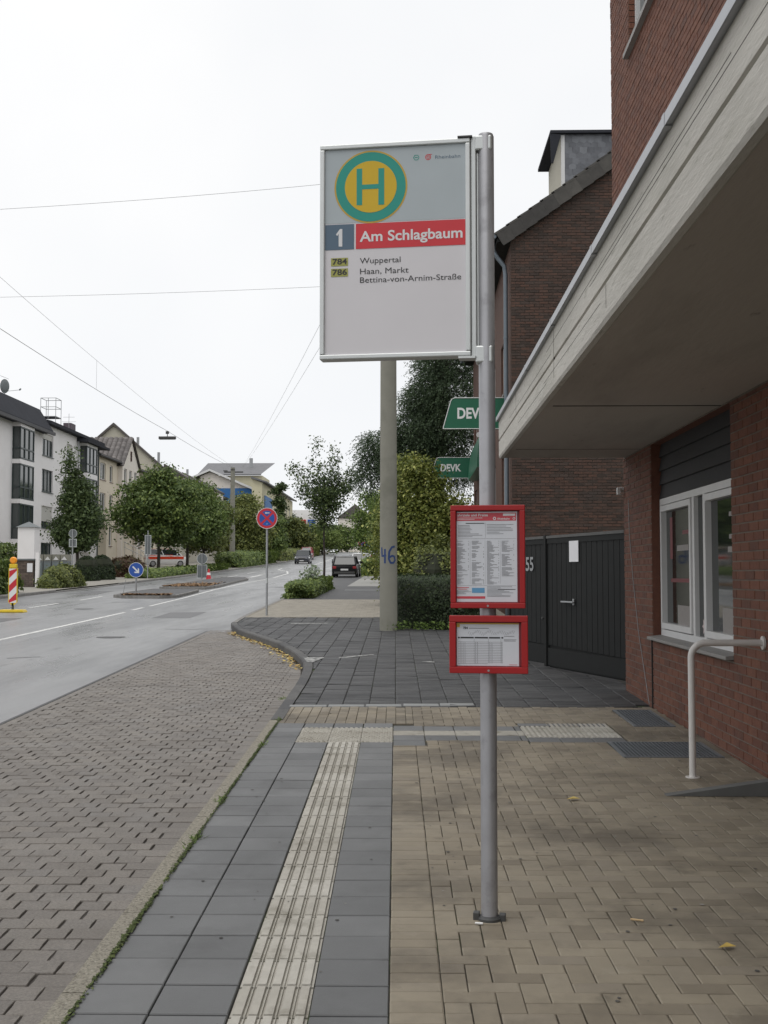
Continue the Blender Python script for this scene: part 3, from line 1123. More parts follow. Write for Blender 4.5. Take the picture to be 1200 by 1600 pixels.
# return bricks on the end wall
for (p, q, z, zb) in bricks_for(XW, XW + 1.2, .02, 3.14, []):
    mats_b.append((90, Matrix.Translation(((p + q) / 2, YC + .012, (z + zb) / 2)) @ Matrix(((-1, 0, 0, 0), (0, 0, 1, 0), (0, 1, 0, 0), (0, 0, 0, 1))) @ Matrix.Diagonal((q - p - .01, zb - z - .011, .03, 1))))
# upper storey
UW = (11.4, 13.42, 7.86, 9.4)
UW2 = (7.0, 9.4, 7.86, 9.4)
mpU = lambda u, z, d: (XU + d, u, z)
mb = MB()
wall_holes(mb, mpU, -5, YC + .02, 3.62, 11.5, [UW, UW2], .14)
mb.add([(XU, YC + .02, 3.62), (XU + 7, YC + .02, 3.62), (XU + 7, YC + .02, 11.5), (XU, YC + .02, 11.5)], [(0, 1, 2, 3)])
mb.add([(XU, -5, 11.5), (XU, YC + .02, 11.5), (XU + 7, YC + .02, 11.5), (XU + 7, -5, 11.5)], [(0, 1, 2, 3)])
wall_up = mb.build('upper_wall', m_mortar, bld)
for (p, q, z, zb) in bricks_for(8.6, YC + .03, 3.64, 10.2, [UW, UW2], L=.25, Hh=.0735):
    jit = rng.uniform(-.002, .002)
    M = Matrix.Translation((XU - .007 + jit, (p + q) / 2, (z + zb) / 2)) @ Matrix(((0, 0, -1, 0), (1, 0, 0, 0), (0, 1, 0, 0), (0, 0, 0, 1))) @ Matrix.Diagonal((q - p - .009, zb - z - .009, .03, 1))
    mats_b.append((60 + (p + q) / 2, M))
mats_b.sort(key=lambda q: q[0])
lay([q[1] for q in mats_b], UB_, 'brick', 'bricks', m_brick, wall_lo)
# jamb bricks of the upper window
mb = MB()
z = 7.86
while z < 9.4:
    mb.box(XU + .001, XU + .135, 13.408, 13.416, z + .005, z + .068, 0, rng.random())
    z += .0735
mb.build('jamb_bricks', m_brick, wall_up)['kind'] = 'stuff'
window(mpU, UW[0] + .001, UW[1] - .02, UW[2], UW[3], .12, bld, m_frame_w, m_glass_far, .07, 2, None, m_sillstone, .07, 'upper_window')
# shop window in its niche
NX = .13
w = thing('x', None, None)
bpy.data.objects.remove(w)
mpN = lambda u, z, d: (XW + d, u, z)
mb = MB()
W0, W1, Z0, Z1 = 9.80, 12.93, 1.03, 2.52


def ybox(mb, y0, y1, z0, z1, d0, d1, mi=0):
    mb.box(XW + d0, XW + d1, y0, y1, z0, z1, mi)


fr = MB()
ybox(fr, W0, W1, Z0 - .06, Z0 + .05, NX - .045, NX + .03)
ybox(fr, W0, W1, Z1 - .07, Z1, NX - .045, NX + .03)
for (a_, b_) in ((W1 - .06, W1), (11.40, 11.48), (10.98, 11.06), (W0, W0 + .06)):
    ybox(fr, a_, b_, Z0 + .05, Z1 - .07, NX - .043, NX + .03)
for (a_, b_) in ((11.48, W1 - .06), (W0 + .06, 10.98)):         # sashes
    for (y0, y1, z0, z1) in ((a_ + .012, b_ - .012, Z0 + .062, Z0 + .125), (a_ + .012, b_ - .012, Z1 - .145, Z1 - .082), (a_ + .012, a_ + .07, Z0 + .125, Z1 - .145), (b_ - .07, b_ - .012, Z0 + .125, Z1 - .145)):
        ybox(fr, y0, y1, z0, z1, NX - .06, NX + .02)
shopwin = fr.build('shop_window', m_frame_w, bld)
for (a_, b_) in ((11.55, W1 - .13), (11.06, 11.40), (W0 + .13, 10.91)):
    MB().add([(XW + NX, a_ - .012, Z0 + .045), (XW + NX, b_ + .012, Z0 + .045), (XW + NX, b_ + .012, Z1 - .065), (XW + NX, a_ - .012, Z1 - .065)], [(0, 1, 2, 3)]).build('pane', m_glass, shopwin)
# lettering blocks and stickers behind the glass
m_stick = mat('window_sticker', (.26, .24, .23), .5, .1, 20.)
m_stickr = mat('window_sticker_red', (.16, .03, .035), .5, .1, 20.)
m_stickw = mat('pale_sticker', (.6, .5, .5), .5, .1)
for (y0, y1, z0, z1, m_) in ((11.7, 12.05, 2.1, 2.14, m_stickr), (11.8, 12.3, 1.93, 1.99, m_stick), (11.75, 12.6, 1.6, 1.64, m_stickr), (11.7, 12.3, 1.12, 1.36, m_stick), (9.95, 10.3, 2.0, 2.04, m_stick), (9.95, 10.35, 1.88, 1.93, m_stick),
                             (9.98, 10.3, 2.2, 2.24, m_stick), (10.2, 10.55, 1.13, 1.38, m_stick), (12.5, 12.62, 1.85, 2.3, m_stickr)):
    MB().box(XW + NX - .004, XW + NX - .002, y0, y1, z0, z1).build('window_sticker', m_, shopwin)
n = 14
MB().add([(XW + NX - .003, 11.2 + (.05 if k % 2 else .095) * math.cos(k * 2 * math.pi / n), 1.18 + (.05 if k % 2 else .095) * math.sin(k * 2 * math.pi / n)) for k in range(n)], [tuple(range(n))]).build('window_sticker', m_stickw, shopwin)
# dark boards above the window, stone sill, dark jamb
mb = None
z = Z1 + .002
k = 0
while z < 3.1:
    z1 = min(z + .155, 3.135)
    MB().prism([(XW + NX - .02, z), (XW + NX - .045, z + .004), (XW + NX - .02, z1 - .004)], 'y', 9.752, 12.948).build('cladding_board', m_slateboard, shopwin)
    z = z1
MB().box(XW + NX - .018, XW + NX + .1, 9.752, 12.948, Z1, 3.14).build('cladding_back', m_slateboard, shopwin)
MB().prism([(XW - .07, .965), (XW - .07, .995), (XW + NX + .02, 1.02), (XW + NX + .02, .965)], 'y', 9.76, 12.96).build('sill', m_sillstone, shopwin, bevel=.004)
# canopy
ZS, ZT, XF = 3.16, 3.62, 1.14
CY0, CY1 = -5., 14.55
can = MB()
prof = [(XF + .075, ZS), (XF + .05, ZS - .012), (XF + .012, ZS - .012), (XF, ZS + .01), (XF, ZS + .2), (XF + .022, ZS + .206), (XF + .022, ZS + .222), (XF, ZS + .228), (XF, ZT), (XU + .3, ZT), (XU + .3, ZS)]
can.prism(prof, 'y', CY0, CY1)
canopy = can.build('canopy', m_conc, bld)
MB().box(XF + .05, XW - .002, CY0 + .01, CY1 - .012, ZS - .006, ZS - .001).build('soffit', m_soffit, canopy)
fl = MB().prism([(XF - .035, ZT - .005), (XF - .035, ZT + .05), (XF + .06, ZT + .055), (XF + .06, ZT + .004), (XF - .028, ZT + .0)], 'y', CY0, CY1 + .02).build('flashing', m_flash, canopy)
for yy in (4.9, 6.9, 8.9, 10.9, 12.9):
    MB().box(XF - .037, XF + .05, yy, yy + .05, ZT - .006, ZT + .0535).build('flashing_joint', m_flash, canopy)
MB().box(XF + .12, XW, 10.02, 10.06, ZS - .0085, ZS - .0065).build('soffit_joint', m_void, canopy)
MB().box(XF + .12, XW, 13.52, 13.535, ZS - .0085, ZS - .0065).build('soffit_joint', m_void, canopy)
# fine board joints of the fascia, real grooves would be a few millimetres
for yy, z0, z1 in ((6.6, ZS + .06, ZS + .2), (9.0, ZS + .06, ZT - .01), (12.2, ZS + .23, ZT - .01)):
    MB().box(XF - .0015, XF + .01, yy, yy + .006, z0, z1).build('board_joint', m_mortar2, canopy)
for z0, y0, y1 in ((ZS + .33, 3, 7.2), (ZS + .36, 4, 9.5), (ZS + .13, 6.8, 9.7), (ZS + .29, 9.2, 13), (ZS + .1, 9.5, 12)):
    MB().box(XF - .001, XF + .01, y0, y1, z0, z0 + .003).build('board_joint', m_mortar2, canopy)
# wire running down the pier, black tube painting the shadow line below the niche corner
MB().tube([(XW - .012, 14.25, 2.6), (XW - .014, 14.2, 2.2), (XW - .012, 14.0, 1.6), (XW - .014, 13.7, 1.0), (XW - .012, 13.35, .5), (XW - .012, 13.15, .22)], .004, 6).build('cable', m_galv, bld)
MB().tube([(XW - .005, 12.965, .2), (XW - .005, 12.965, .96)], .016, 8).build('shadow_line', m_void, bld)
lamp = MB()
lamp.box(XW - .09, XW - .045, YC - .02, YC + .045, 2.69, 2.78).box(XW - .05, XW + .02, YC + .0, YC + .03, 2.755, 2.785)
lamp.build('wall_sensor', m_frame_w, bld, bevel=.006)
attach(bld)

# gratings
def grating(name, label, x0, x1, y0, y1):
    cy = (y0 + y1) / 2
    t = thing(name, label, 'grating', ((x0 + x1) / 2, cy, gz(cy)), 0, 'gratings by the brick wall')
    hx, hy = (x1 - x0) / 2, (y1 - y0) / 2
    MB().box(-hx, hx, -hy, hy, -.008, -.002).build('pit_shade', m_void, t)  # near-black plate paints the shade of the hollow under the bars
    fr = MB()
    fr.box(-hx, hx, -hy, -hy + .025, -.01, .007).box(-hx, hx, hy - .025, hy, -.01, .007).box(-hx, -hx + .025, -hy + .025, hy - .025, -.01, .007).box(hx - .025, hx, -hy + .025, hy - .025, -.01, .007)
    fr.build('frame', m_grate, t)
    b = MB()
    n = int(2 * hx / .032)
    for k in range(1, n):
        x = -hx + 2 * hx * k / n
        b.box(x - .004, x + .004, -hy + .025, hy - .025, -.01, .005)
    n = int(2 * hy / .034)
    for k in range(1, n):
        yv = -hy + 2 * hy * k / n
        b.box(-hx + .025, hx - .025, yv - .0025, yv + .0025, -.01, .004)
    b.build('bars', m_grate, t)
    t.rotation_euler.x = slope(cy)


grating('floor_grating', 'blue-grey steel grating at the wall below the shop window corner, the farther one', *GR1)
grating('floor_grating', 'wide dark steel grating nearer the white handrail', *GR2)

# white tubular handrail
t = thing('handrail', 'white painted tubular handrail with a flange on the brick wall', 'handrail', (2.155, 8.9, gz(8.9)))
zt = 1.16 - gz(8.9)
arc = [(.11 - .11 * math.cos(q), 0, zt - .11 + .11 * math.sin(q)) for q in np.linspace(0, math.pi / 2, 8)]
MB().tube([(0, 0, 0), (0, 0, zt - .2)] + arc + [(.545, 0, zt)], .026, 14).build('tube', m_whitepipe, t, smooth=True)
MB().tube([(0, 0, -.01), (0, 0, .006)], .055, 16).build('foot_plate', m_whitepipe, t)
fl = MB().tube([(.54, 0, zt), (.556, 0, zt)], .052, 18)
fl.build('wall_flange', m_whitepipe, t, smooth=True)

# stone wedge at the foot of the doorstep
t = MB()
zb = gz(8.2)
t.prism([(1.80, zb + .002), (2.72, zb + .002), (2.72, zb + .135)], 'y', 8.2, 8.3)
o = t.build('ramp_stone', m_step)
tag(o, 'dark wedge-shaped ramp stone rising towards the brick wall', 'ramp stone')

# ------------------------------------------------------------------ the bus stop
bx0, by0 = .371, 5.435
bs = thing('bus_stop_sign', 'bus stop pole with large lit-style sign panel and two red timetable cases', 'bus stop', (bx0, by0, gz(by0)), R(-7.1))
B0 = gz(by0)
ZP = 3.79 - B0
pole = MB().tube([(0, 0, -.05), (0, 0, ZP - .012), (0, 0, ZP)], [.0385, .0385, .034], 24).build('pole', m_pole, bs, smooth=True)
MB().tube([(0, 0, -.01), (0, 0, .012), (0, 0, .022)], [.058, .056, .042], 20).build('collar', m_dkmetal, bs, smooth=True)
MB().box(-.075, -.045, -.02, .02, -.01, .035).box(.045, .075, -.02, .02, -.01, .03).build('collar_clamp', m_dkmetal, bs, bevel=.004)


def S(cx, cy):
    fx = (cx - 52) / 893
    yt = 118 - 38 * fx
    yb = 1410 - 25 * fx
    return (-.802 + .73 * fx, (3.765 - B0) - 1.052 * (cy - yt) / (yb - yt))


Y0 = -.032                                       # front of the panel
xl_, ztop = S(52, 118)
xr_, _ = S(945, 80)
zbot = ztop - 1.052
fw_ = .024
box_ = MB().box(xl_ + .006, xr_ - .006, Y0 + .002, .03, zbot + .006, ztop - .006).build('sign_box', m_alu, bs)
fr = MB()
fr.box(xl_, xr_, Y0 - .012, .034, ztop - fw_, ztop).box(xl_, xr_, Y0 - .012, .034, zbot, zbot + fw_).box(xl_, xl_ + fw_, Y0 - .0118, .0338, zbot + fw_, ztop - fw_).box(xr_ - fw_, xr_, Y0 - .0118, .0338, zbot + fw_, ztop - fw_)
fr.build('frame', m_alu, bs, bevel=.005)
# hinge profile between panel and pole
MB().box(xr_ + .001, xr_ + .026, -.03, .03, zbot + .0, ztop + .012).build('hinge_profile', m_alu, bs, bevel=.004)
MB().box(xr_ + .028, -.034, -.022, .022, zbot - .03, ztop - .07).build('hinge_profile', m_alu, bs, bevel=.004)
for z0, z1 in ((ztop - .06, ztop + .012), (zbot - .032, zbot + .05)):
    MB().box(xr_ + .02, .03, -.036, .04, z0, z1).build('clamp', m_alu, bs, bevel=.008)
MB().box(xr_ - .06, xr_ + .01, -.05, .03, ztop + .001, ztop + .008).build('clamp', m_dkmetal, bs)
MB().box(xr_ - .06, xr_ + .02, -.047, .03, zbot - .011, zbot - .001).build('clamp', m_alu, bs)


def rect(mb, c0, c1, y, mi=0):
    (a, b), (c, d) = S(*c0), S(*c1)
    mb.add([(a, y, d), (c, y, d), (c, y, b), (a, y, b)], [(0, 1, 2, 3)], mi)


def part(name, m, parent, fn):
    mb = MB()
    fn(mb)
    return mb.build(name, m, parent)


pn = part('sign_panel', m_panel_white, bs, lambda q: q.add([(xl_ + fw_, Y0, zbot + fw_), (xr_ - fw_, Y0, zbot + fw_), (xr_ - fw_, Y0, ztop - fw_), (xl_ + fw_, Y0, ztop - fw_)], [(0, 1, 2, 3)]))
pxl, pxr = xl_ + fw_, xr_ - fw_
zg = S(90, 592)[1]
part('grey_field', m_panel_grey, pn, lambda q: q.add([(pxl, Y0 - .0008, zg), (pxr, Y0 - .0008, zg), (pxr, Y0 - .0008, ztop - fw_), (pxl, Y0 - .0008, ztop - fw_)], [(0, 1, 2, 3)]))
hx, hz = S(356, 368)
RR = .1785
part('symbol_edge', m_gold, pn, lambda q: q.disc(hx, hz, 0, RR, Y0 - .0016, 64))
part('symbol_ring', m_teal, pn, lambda q: q.disc(hx, hz, 0, RR * .955, Y0 - .0024, 64))
part('symbol_disc', m_yellow, pn, lambda q: q.disc(hx, hz, 0, RR * .71, Y0 - .0032, 64))


def hh(q):
    for (a, b, c, d) in ((272, 305, 258, 480), (402, 437, 256, 478), (305, 402, 352, 384)):
        rect(q, (a, d), (b, c), Y0 - .004)


part('symbol_letter', m_teal, pn, hh)
z1a, z1b = S(90, 750)[1], S(90, 598)[1]
xa_, xb_ = pxl + .001, S(256, 600)[0]
part('number_field', m_bluegrey, pn, lambda q: q.add([(xa_, Y0 - .0016, z1a), (xb_, Y0 - .0016, z1a), (xb_, Y0 - .0016, z1b), (xa_, Y0 - .0016, z1b)], [(0, 1, 2, 3)]))
xc_ = S(267, 600)[0]
part('name_field', m_red, pn, lambda q: q.add([(xc_, Y0 - .0016, z1a), (pxr - .001, Y0 - .0016, z1a), (pxr - .001, Y0 - .0016, z1b), (xc_, Y0 - .0016, z1b)], [(0, 1, 2, 3)]))


def tx(s, cx0, cx1, cyb, caph, y, bold, m, name='lettering', parent=None):
    q = MB()
    x0, zb_ = S(cx0, cyb)
    x1, _ = S(cx1, cyb)
    text_into(q, s, x0, x1, zb_, caph, y, bold)
    return q.build(name, m, parent or pn)


one = [(148, 655), (172, 622), (186, 622), (186, 728), (164, 728), (164, 652), (155, 664)]
part('lettering', m_white, pn, lambda q: q.add([(S(*c)[0], Y0 - .0026, S(*c)[1]) for c in one], [tuple(range(7))]))
tx('Am Schlagbaum', 290, 898, 699, .05, Y0 - .0026, .02, m_white)
for cy_, s_ in ((847, '784'), (911, '786')):
    part('line_tag', m_olive, pn, lambda q: rect(q, (118, cy_), (220, cy_ - 52), Y0 - .0016))
    tx(s_, 127, 214, cy_ - 11, .027, Y0 - .0026, .02, m_black)
tx('Wuppertal', 291, 533, 831, .027, Y0 - .0016, 0, m_black)
tx('Haan, Markt', 292, 580, 895, .027, Y0 - .0016, 0, m_black)
tx('Bettina-von-Arnim-Straße', 292, 889, 947, .027, Y0 - .0016, 0, m_black)
tx('Rheinbahn', 739, 886, 203, .0165, Y0 - .0016, 0, m_bluegrey)
lx, lz = S(697, 192)
part('logo', m_red, pn, lambda q: q.disc(lx, lz, .011, .0142, Y0 - .0016, 24).disc(lx, lz, .0045, .0075, Y0 - .0016, 18).add([(lx + .004, Y0 - .0016, lz + .0115), (lx + .019, Y0 - .0016, lz + .0115), (lx + .019, Y0 - .0016, lz + .0142), (lx + .004, Y0 - .0016, lz + .0142)], [(0, 1, 2, 3)]))
lx2, lz2 = S(627, 194)
part('logo', m_teal, pn, lambda q: q.disc(lx2, lz2, .0115, .0152, Y0 - .0016, 6).add([(lx2 - .007, Y0 - .0016, lz2 - .002), (lx2 + .007, Y0 - .0016, lz2 - .002), (lx2 + .007, Y0 - .0016, lz2 + .002), (lx2 - .007, Y0 - .0016, lz2 + .002)], [(0, 1, 2, 3)]))


def case(xc, z0, z1, w, rim, name):
    """red display case clamped in front of the pole, facing the viewer; returns paper rect"""
    yb, yf = -.045, -.085
    c = MB()
    x0, x1 = xc - w / 2, xc + w / 2
    c.box(x0, x1, yf, yb, z1 - rim, z1).box(x0, x1, yf, yb, z0, z0 + rim).box(x0, x0 + rim, yf + .0005, yb, z0 + rim, z1 - rim).box(x1 - rim, x1, yf + .0005, yb, z0 + rim, z1 - rim)
    c.box(x0 + .004, x1 - .004, yb + .0005, yb + .006, z0 + .004, z1 - .004)
    o = c.build('timetable_case', m_case, bs, bevel=.004)
    MB().box(-.055, .055, yb + .007, .045, (z0 + z1) / 2 - .03, (z0 + z1) / 2 + .03).build('pole_clamp', m_dkmetal, o, bevel=.006)
    inn = MB()
    i0, i1, j0, j1 = x0 + rim, x1 - rim, z0 + rim, z1 - rim
    for (a, b, cc, d) in ((i0, i1, j1 - .005, j1), (i0, i1, j0, j0 + .004), (i0, i0 + .003, j0, j1), (i1 - .012, i1, j0, j1)):
        inn.box(a, b, yf + .018, yb, cc, d)
    inn.build('inner_edge', m_case_in, o)
    MB().tube([(xc, yf - .0015, z0 + rim * .45), (xc, yf + .003, z0 + rim * .45)], .005, 10).build('screw', m_galv, o)
    p = MB().add([(i0 + .003, yf + .02, j0 + .004), (i1 - .012, yf + .02, j0 + .004), (i1 - .012, yf + .02, j1 - .005), (i0 + .003, yf + .02, j1 - .005)], [(0, 1, 2, 3)]).build('timetable', m_paper, o)
    return o, i0 + .003, i1 - .012, j0 + .004, j1 - .005, yf + .02


# offsets: the cases sit a little off the pole axis
cs, px0, px1, pz0, pz1, py = case(.004, 1.525 - B0, 2.003 - B0, .345, .025, 'a')
pw, ph = px1 - px0, pz1 - pz0


def pr(q, a, b, c, d, mi=0, y=None):
    """rectangle in paper fractions: x a..b, z from the top c..d"""
    y = py - .0008 if y is None else y
    q.add([(px0 + a * pw, y, pz1 - d * ph), (px0 + b * pw, y, pz1 - d * ph), (px0 + b * pw, y, pz1 - c * ph), (px0 + a * pw, y, pz1 - c * ph)], [(0, 1, 2, 3)], mi)


m_redprint = mat('faded_red_print', srgb(196, 70, 82), .4, .05)
q = MB()
pr(q, 0, .985, .012, .1)
pr(q, 0, .47, .938, .965)
q.build('red_print', m_redprint, cs)
q = MB()
text_into(q, 'ahrziele und Preise', px0 + .01 * pw, px0 + .52 * pw, pz1 - .05 * ph, .012, py - .0014, .02)
text_into(q, 'Rheinbahn', px0 + .68 * pw, px0 + .88 * pw, pz1 - .088 * ph, .0085, py - .0014, .02)
pr(q, .01, .43, .066, .071, 0, py - .0014)
pr(q, .01, .3, .082, .086, 0, py - .0014)
pr(q, .77, .97, .022, .046, 0, py - .0014)
q.disc(px0 + .63 * pw, pz1 - .075 * ph, .004, .0075, py - .0014, 16)
q.disc(px0 + .95 * pw, pz1 - .075 * ph, .004, .0065, py - .0014, 6)
q.build('lettering', m_white, cs)
q = MB()
lr = random.Random(3)
for col, (a, b) in enumerate(((.0, .2), (.24, .45), (.49, .7), (.735, .95))):
    zz = .325
    while zz < (.8 if col < 3 else .71):
        wd = lr.uniform(.2, .65) * (b - a) if lr.random() > .15 else lr.uniform(.7, .95) * (b - a)
        if lr.random() > .08:
            pr(q, a + .01, a + .01 + wd, zz, zz + .0042)
            if lr.random() > .5:
                pr(q, b - .012, b, zz, zz + .0042)
        zz += .0113
for (a, b, c, d, n) in ((.02, .45, .15, .29, 9), (.5, .95, .14, .26, 7), (.0, .25, .875, .92, 4), (.5, .95, .83, .95, 9)):
    for k in range(n):
        zz = c + (d - c) * k / n
        pr(q, a, a + (b - a) * lr.uniform(.45, 1), zz, zz + .004)
pr(q, .475, .478, .12, .29)
pr(q, .02, .98, .298, .3003)
pr(q, .02, .98, .818, .82)
for xx in (.22, .47, .72):
    pr(q, xx, xx + .002, .32, .8)
q.build('fine_print', m_greyprint, cs)
q = MB()
pr(q, .15, .46, .124, .132)
pr(q, .68, .97, .857, .864)
q.build('black_bar', m_black, cs)
q = MB()
pr(q, .25, .46, .845, .9)
q.build('blue_print', m_paleblue, cs)
q = MB()
pr(q, .0, .2, .838, .846)
pr(q, .02, .17, .856, .863)
q.build('red_lines', m_redprint, cs)

cs2, px0, px1, pz0, pz1, py = case(.006, 1.225 - B0, 1.491 - B0, .362, .03, 'b')
pw, ph = px1 - px0, pz1 - pz0
q = MB()
pr(q, 0, 1, .0, .028)
pr(q, 0, .05, .028, .1)
q.build('yellow_print', m_gold, cs2)
q = MB()
text_into(q, '784', px0 + .1 * pw, px0 + .18 * pw, pz1 - .14 * ph, .0105, py - .0014, .02)
q.build('lettering', m_black, cs2)
q = MB()
for (a, b) in ((.02, .05), (.06, .275), (.29, .505), (.52, .7), (.72, .75)):
    pr(q, a, b, .325, .36)
q.build('black_bar', m_black, cs2)
q = MB()
pr(q, .2, .52, .115, .128)
for k in range(28):
    a = .18 + k * .027
    zc = .19 + (.035 if k < 14 else .02) * math.sin(k * .9)
    q.add([(px0 + a * pw, py - .0008, pz1 - (zc + .07) * ph), (px0 + (a + .004) * pw, py - .0008, pz1 - (zc + .07) * ph), (px0 + (a + .026) * pw, py - .0008, pz1 - zc * ph), (px0 + (a + .022) * pw, py - .0008, pz1 - zc * ph)], [(0, 1, 2, 3)])
for k in range(13):
    zz = .44 + k * .039
    pr(q, .02, .74, zz, zz + .006)
    for a in (.065, .1, .13, .3, .33, .53, .565, .725):
        pr(q, a, a + .006, zz + .01, zz + .03)
for a in (.28, .51, .71):
    pr(q, a, a + .003, .37, .94)
pr(q, .76, .93, .3, .31)
pr(q, .76, .96, .38, .39)
pr(q, .76, .95, .41, .42)
pr(q, .02, .5, .945, .952)
q.build('fine_print', m_greyprint, cs2)
q = MB()
pr(q, .84, .97, .965, .975)
q.build('red_lines', m_redprint, cs2)

# ------------------------------------------------------------------ dark gate
gx, gy = 2.86, 15.05
gate = thing('driveway_gate', 'black boarded driveway gate with house number and a white notice', 'gate', (gx, gy, gz(gy)), math.pi - math.atan2(.954, .3))
# local +x runs along the gate away from the brick building (world direction (-.3,.954)); local -y... is turned towards the street below
gate.rotation_euler = (0, 0, math.atan2(.954, -.3))
GH = 2.0
gt = lambda x: slope(16) * .95 * x


def leaf(x0, x1, nb_):
    w = (x1 - x0) / nb_
    for k in range(nb_):
        a_, b_ = x0 + k * w, x0 + (k + 1) * w
        MB().box(a_ + .006, b_ - .006, -.0, .022, .05 + gt(a_) + .3, GH - .1, 0).build('board', m_gate, gate)
    MB().box(x0 + .003, x1 - .003, -.02, .0 - .001, .05 + gt(x0), GH - .05).build('leaf_backing', m_gate, gate)
    MB().box(x0 + .003, x1 - .003, .0, .03, .04 + gt(x1), .34 + gt(x0)).build('kick_board', m_gate, gate)
    MB().box(x0 + .002, x1 - .002, -.03, .034, GH - .1, GH - .02).build('top_board', m_gate, gate)
    MB().box(x0 + .0, x1 - .0, -.035, .045, GH - .02, GH + .02).build('top_rail', m_gaterail, gate)


leaf(.05, 2.5, 15)
leaf(2.6, 3.95, 8)
MB().box(2.515, 2.585, -.03, .05, .02 + gt(2.5), GH + .03).build('gate_post', m_gate, gate)
MB().box(3.97, 4.06, -.05, .04, gt(4), GH + .04).build('gate_post', m_gate, gate)
MB().box(-.03, .04, -.05, .04, 0, GH + .03).build('gate_post', m_gate, gate)
MB().box(1.42, 1.72, .034, .036, 1.62, 1.92).build('notice', m_white, gate)
MB().box(1.55, 1.95, .04, .075, 1.03, 1.055).box(1.56, 1.6, .03, .05, 1.0, 1.09).build('handle', m_galv, gate, bevel=.006)
MB().tube([(2.66, .03, .78), (2.66, .05, .78)], .02, 10).build('lock', m_dkmetal, gate)
q = MB()
text_into(q, '55', 0, .3, 0, .21, 0, .02)
M = Matrix.Translation((3.3, .036, 1.5)) @ Matrix.Rotation(math.pi, 4, 'Z')
o = MB()
o.add([M @ Vector(p) for p in q.v], q.f)
o.build('house_number', m_galv, gate)

# ------------------------------------------------------------------ brick house with gable
hs = thing('brick_house', 'dark brown clinker house with tiled gable roof and slate dormer', 'house', (2.72, 30.4, gz(30.4)))
HX, HY0, HY1 = 2.72, 30.4, 48.2
ZE = 10.9                                       # eave
PT = math.tan(R(35.5))
RX = 6.6                                        # half depth
ZB = 0.0
mb = MB()
pts = [(HX, ZB), (HX + 2 * RX, ZB), (HX + 2 * RX, ZE), (HX + RX, ZE + RX * PT), (HX, ZE)]
mb.add([(a_, HY0, b_) for a_, b_ in pts], [(0, 1, 2, 3, 4)])
gable = mb.build('gable_wall', m_mortar2, hs)
mpH = lambda u, z, d: (HX + d, u, z)
fh = []
for zz in (3.6, 6.8):
    for uu in (32.4, 36, 39.5, 43, 46):
        fh.append((uu, uu + 1.3, zz, zz + 1.5))
mb = MB()
wall_holes(mb, mpH, HY0, HY1, ZB, ZE, fh, .15)
mb.add([(HX, HY1, ZB), (HX + 2 * RX, HY1, ZB), (HX + 2 * RX, HY1, ZE), (HX + RX, HY1, ZE + RX * PT), (HX, HY1, ZE)], [(0, 1, 2, 3, 4)])
m_facade2 = mat('dark_brick_courses', (.1, .05, .036), .85, .3, 6., stain=[((.055, .038, .03), 3., .5, .65, .7)], bump=.8, bs=14, stretch=(1, 1, 5))
mb.build('street_wall', m_facade2, hs)
for h in fh:
    window(mpH, h[0], h[1], h[2], h[3], .12, hs, m_frame_w, m_glass_far, .07, 1, None, m_sillstone)
gb = []
for (p, q_, z, zb) in bricks_for(HX, HX + 3.4, .4, 13.6, [], .25, .077, clip=lambda u, z: z < ZE + (u - HX) * PT - .05):
    M = Matrix.Translation(((p + q_) / 2, HY0 - .006 + rng.uniform(-.008, .004), (z + zb) / 2)) @ Matrix(((1, 0, 0, 0), (0, 0, -1, 0), (0, 1, 0, 0), (0, 0, 0, 1))) @ Matrix.Rotation(rng.uniform(-.012, .012), 4, 'Z') @ Matrix.Diagonal((q_ - p - .012, zb - z - rng.uniform(.008, .02), .04, 1))
    u_, v_ = 639 + 1800 * (p + q_) / 2 / HY0, 898 - (z - 1.68) * 1800 / HY0
    gb.append((0 if (800 < u_ < 955 and (350 < v_ < 560 or 715 < v_ < 800)) else 1, rng.random(), M))
gb.sort(key=lambda q_: q_[:2])
lay([q_[2] for q_ in gb], UB_, 'brick', 'bricks', m_brick2, gable)
# roof planes with verge tiles
roof = MB()
OV = .38
ny = HY1 + .3
ze0 = ZE - OV * PT + .1
roof.add([(HX - OV, HY0 - .12, ze0), (HX - OV, ny, ze0), (HX + RX, ny, ZE + RX * PT + .1), (HX + RX, HY0 - .12, ZE + RX * PT + .1)], [(0, 1, 2, 3)])
roof.add([(HX + 2 * RX + OV, HY0 - .12, ze0), (HX + 2 * RX + OV, ny, ze0), (HX + RX, ny, ZE + RX * PT + .1), (HX + RX, HY0 - .12, ZE + RX * PT + .1)], [(3, 2, 1, 0)])
rf = roof.build('roof', m_rooftile, hs)
sl = math.hypot(1, PT)
k = 0
d = 0.
TL = .37
while d < 7.5:                                   # verge tiles stepping up the slope
    cx = HX - OV + d / sl
    cz = ze0 + d / sl * PT
    an = math.atan(PT)
    M = Matrix.Translation((cx, HY0 - .14, cz)) @ Matrix.Rotation(-an, 4, 'Y') @ Matrix.Rotation(.06, 4, 'Y')
    MB().box(-.03, TL + .05, -.03, .3, .0, .055, 0, rng.random(), M).build('verge_tile', m_rooftile, rf)
    MB().box(-.01, TL - .012, -.028, .0, -.36, -.002, 0, rng.random(), M).build('verge_slate', m_rooftile, rf)
    d += TL
MB().box(HX - OV + .02, HX, HY0 - .1, ny, ze0 - .2, ze0 - .1).build('eave_board', m_gate, hs)
MB().tube([(HX - OV - .07, HY0 - .12, ze0 - .04), (HX - OV - .07, ny, ze0 - .04)], .075, 10).build('gutter', m_zincpipe, hs)
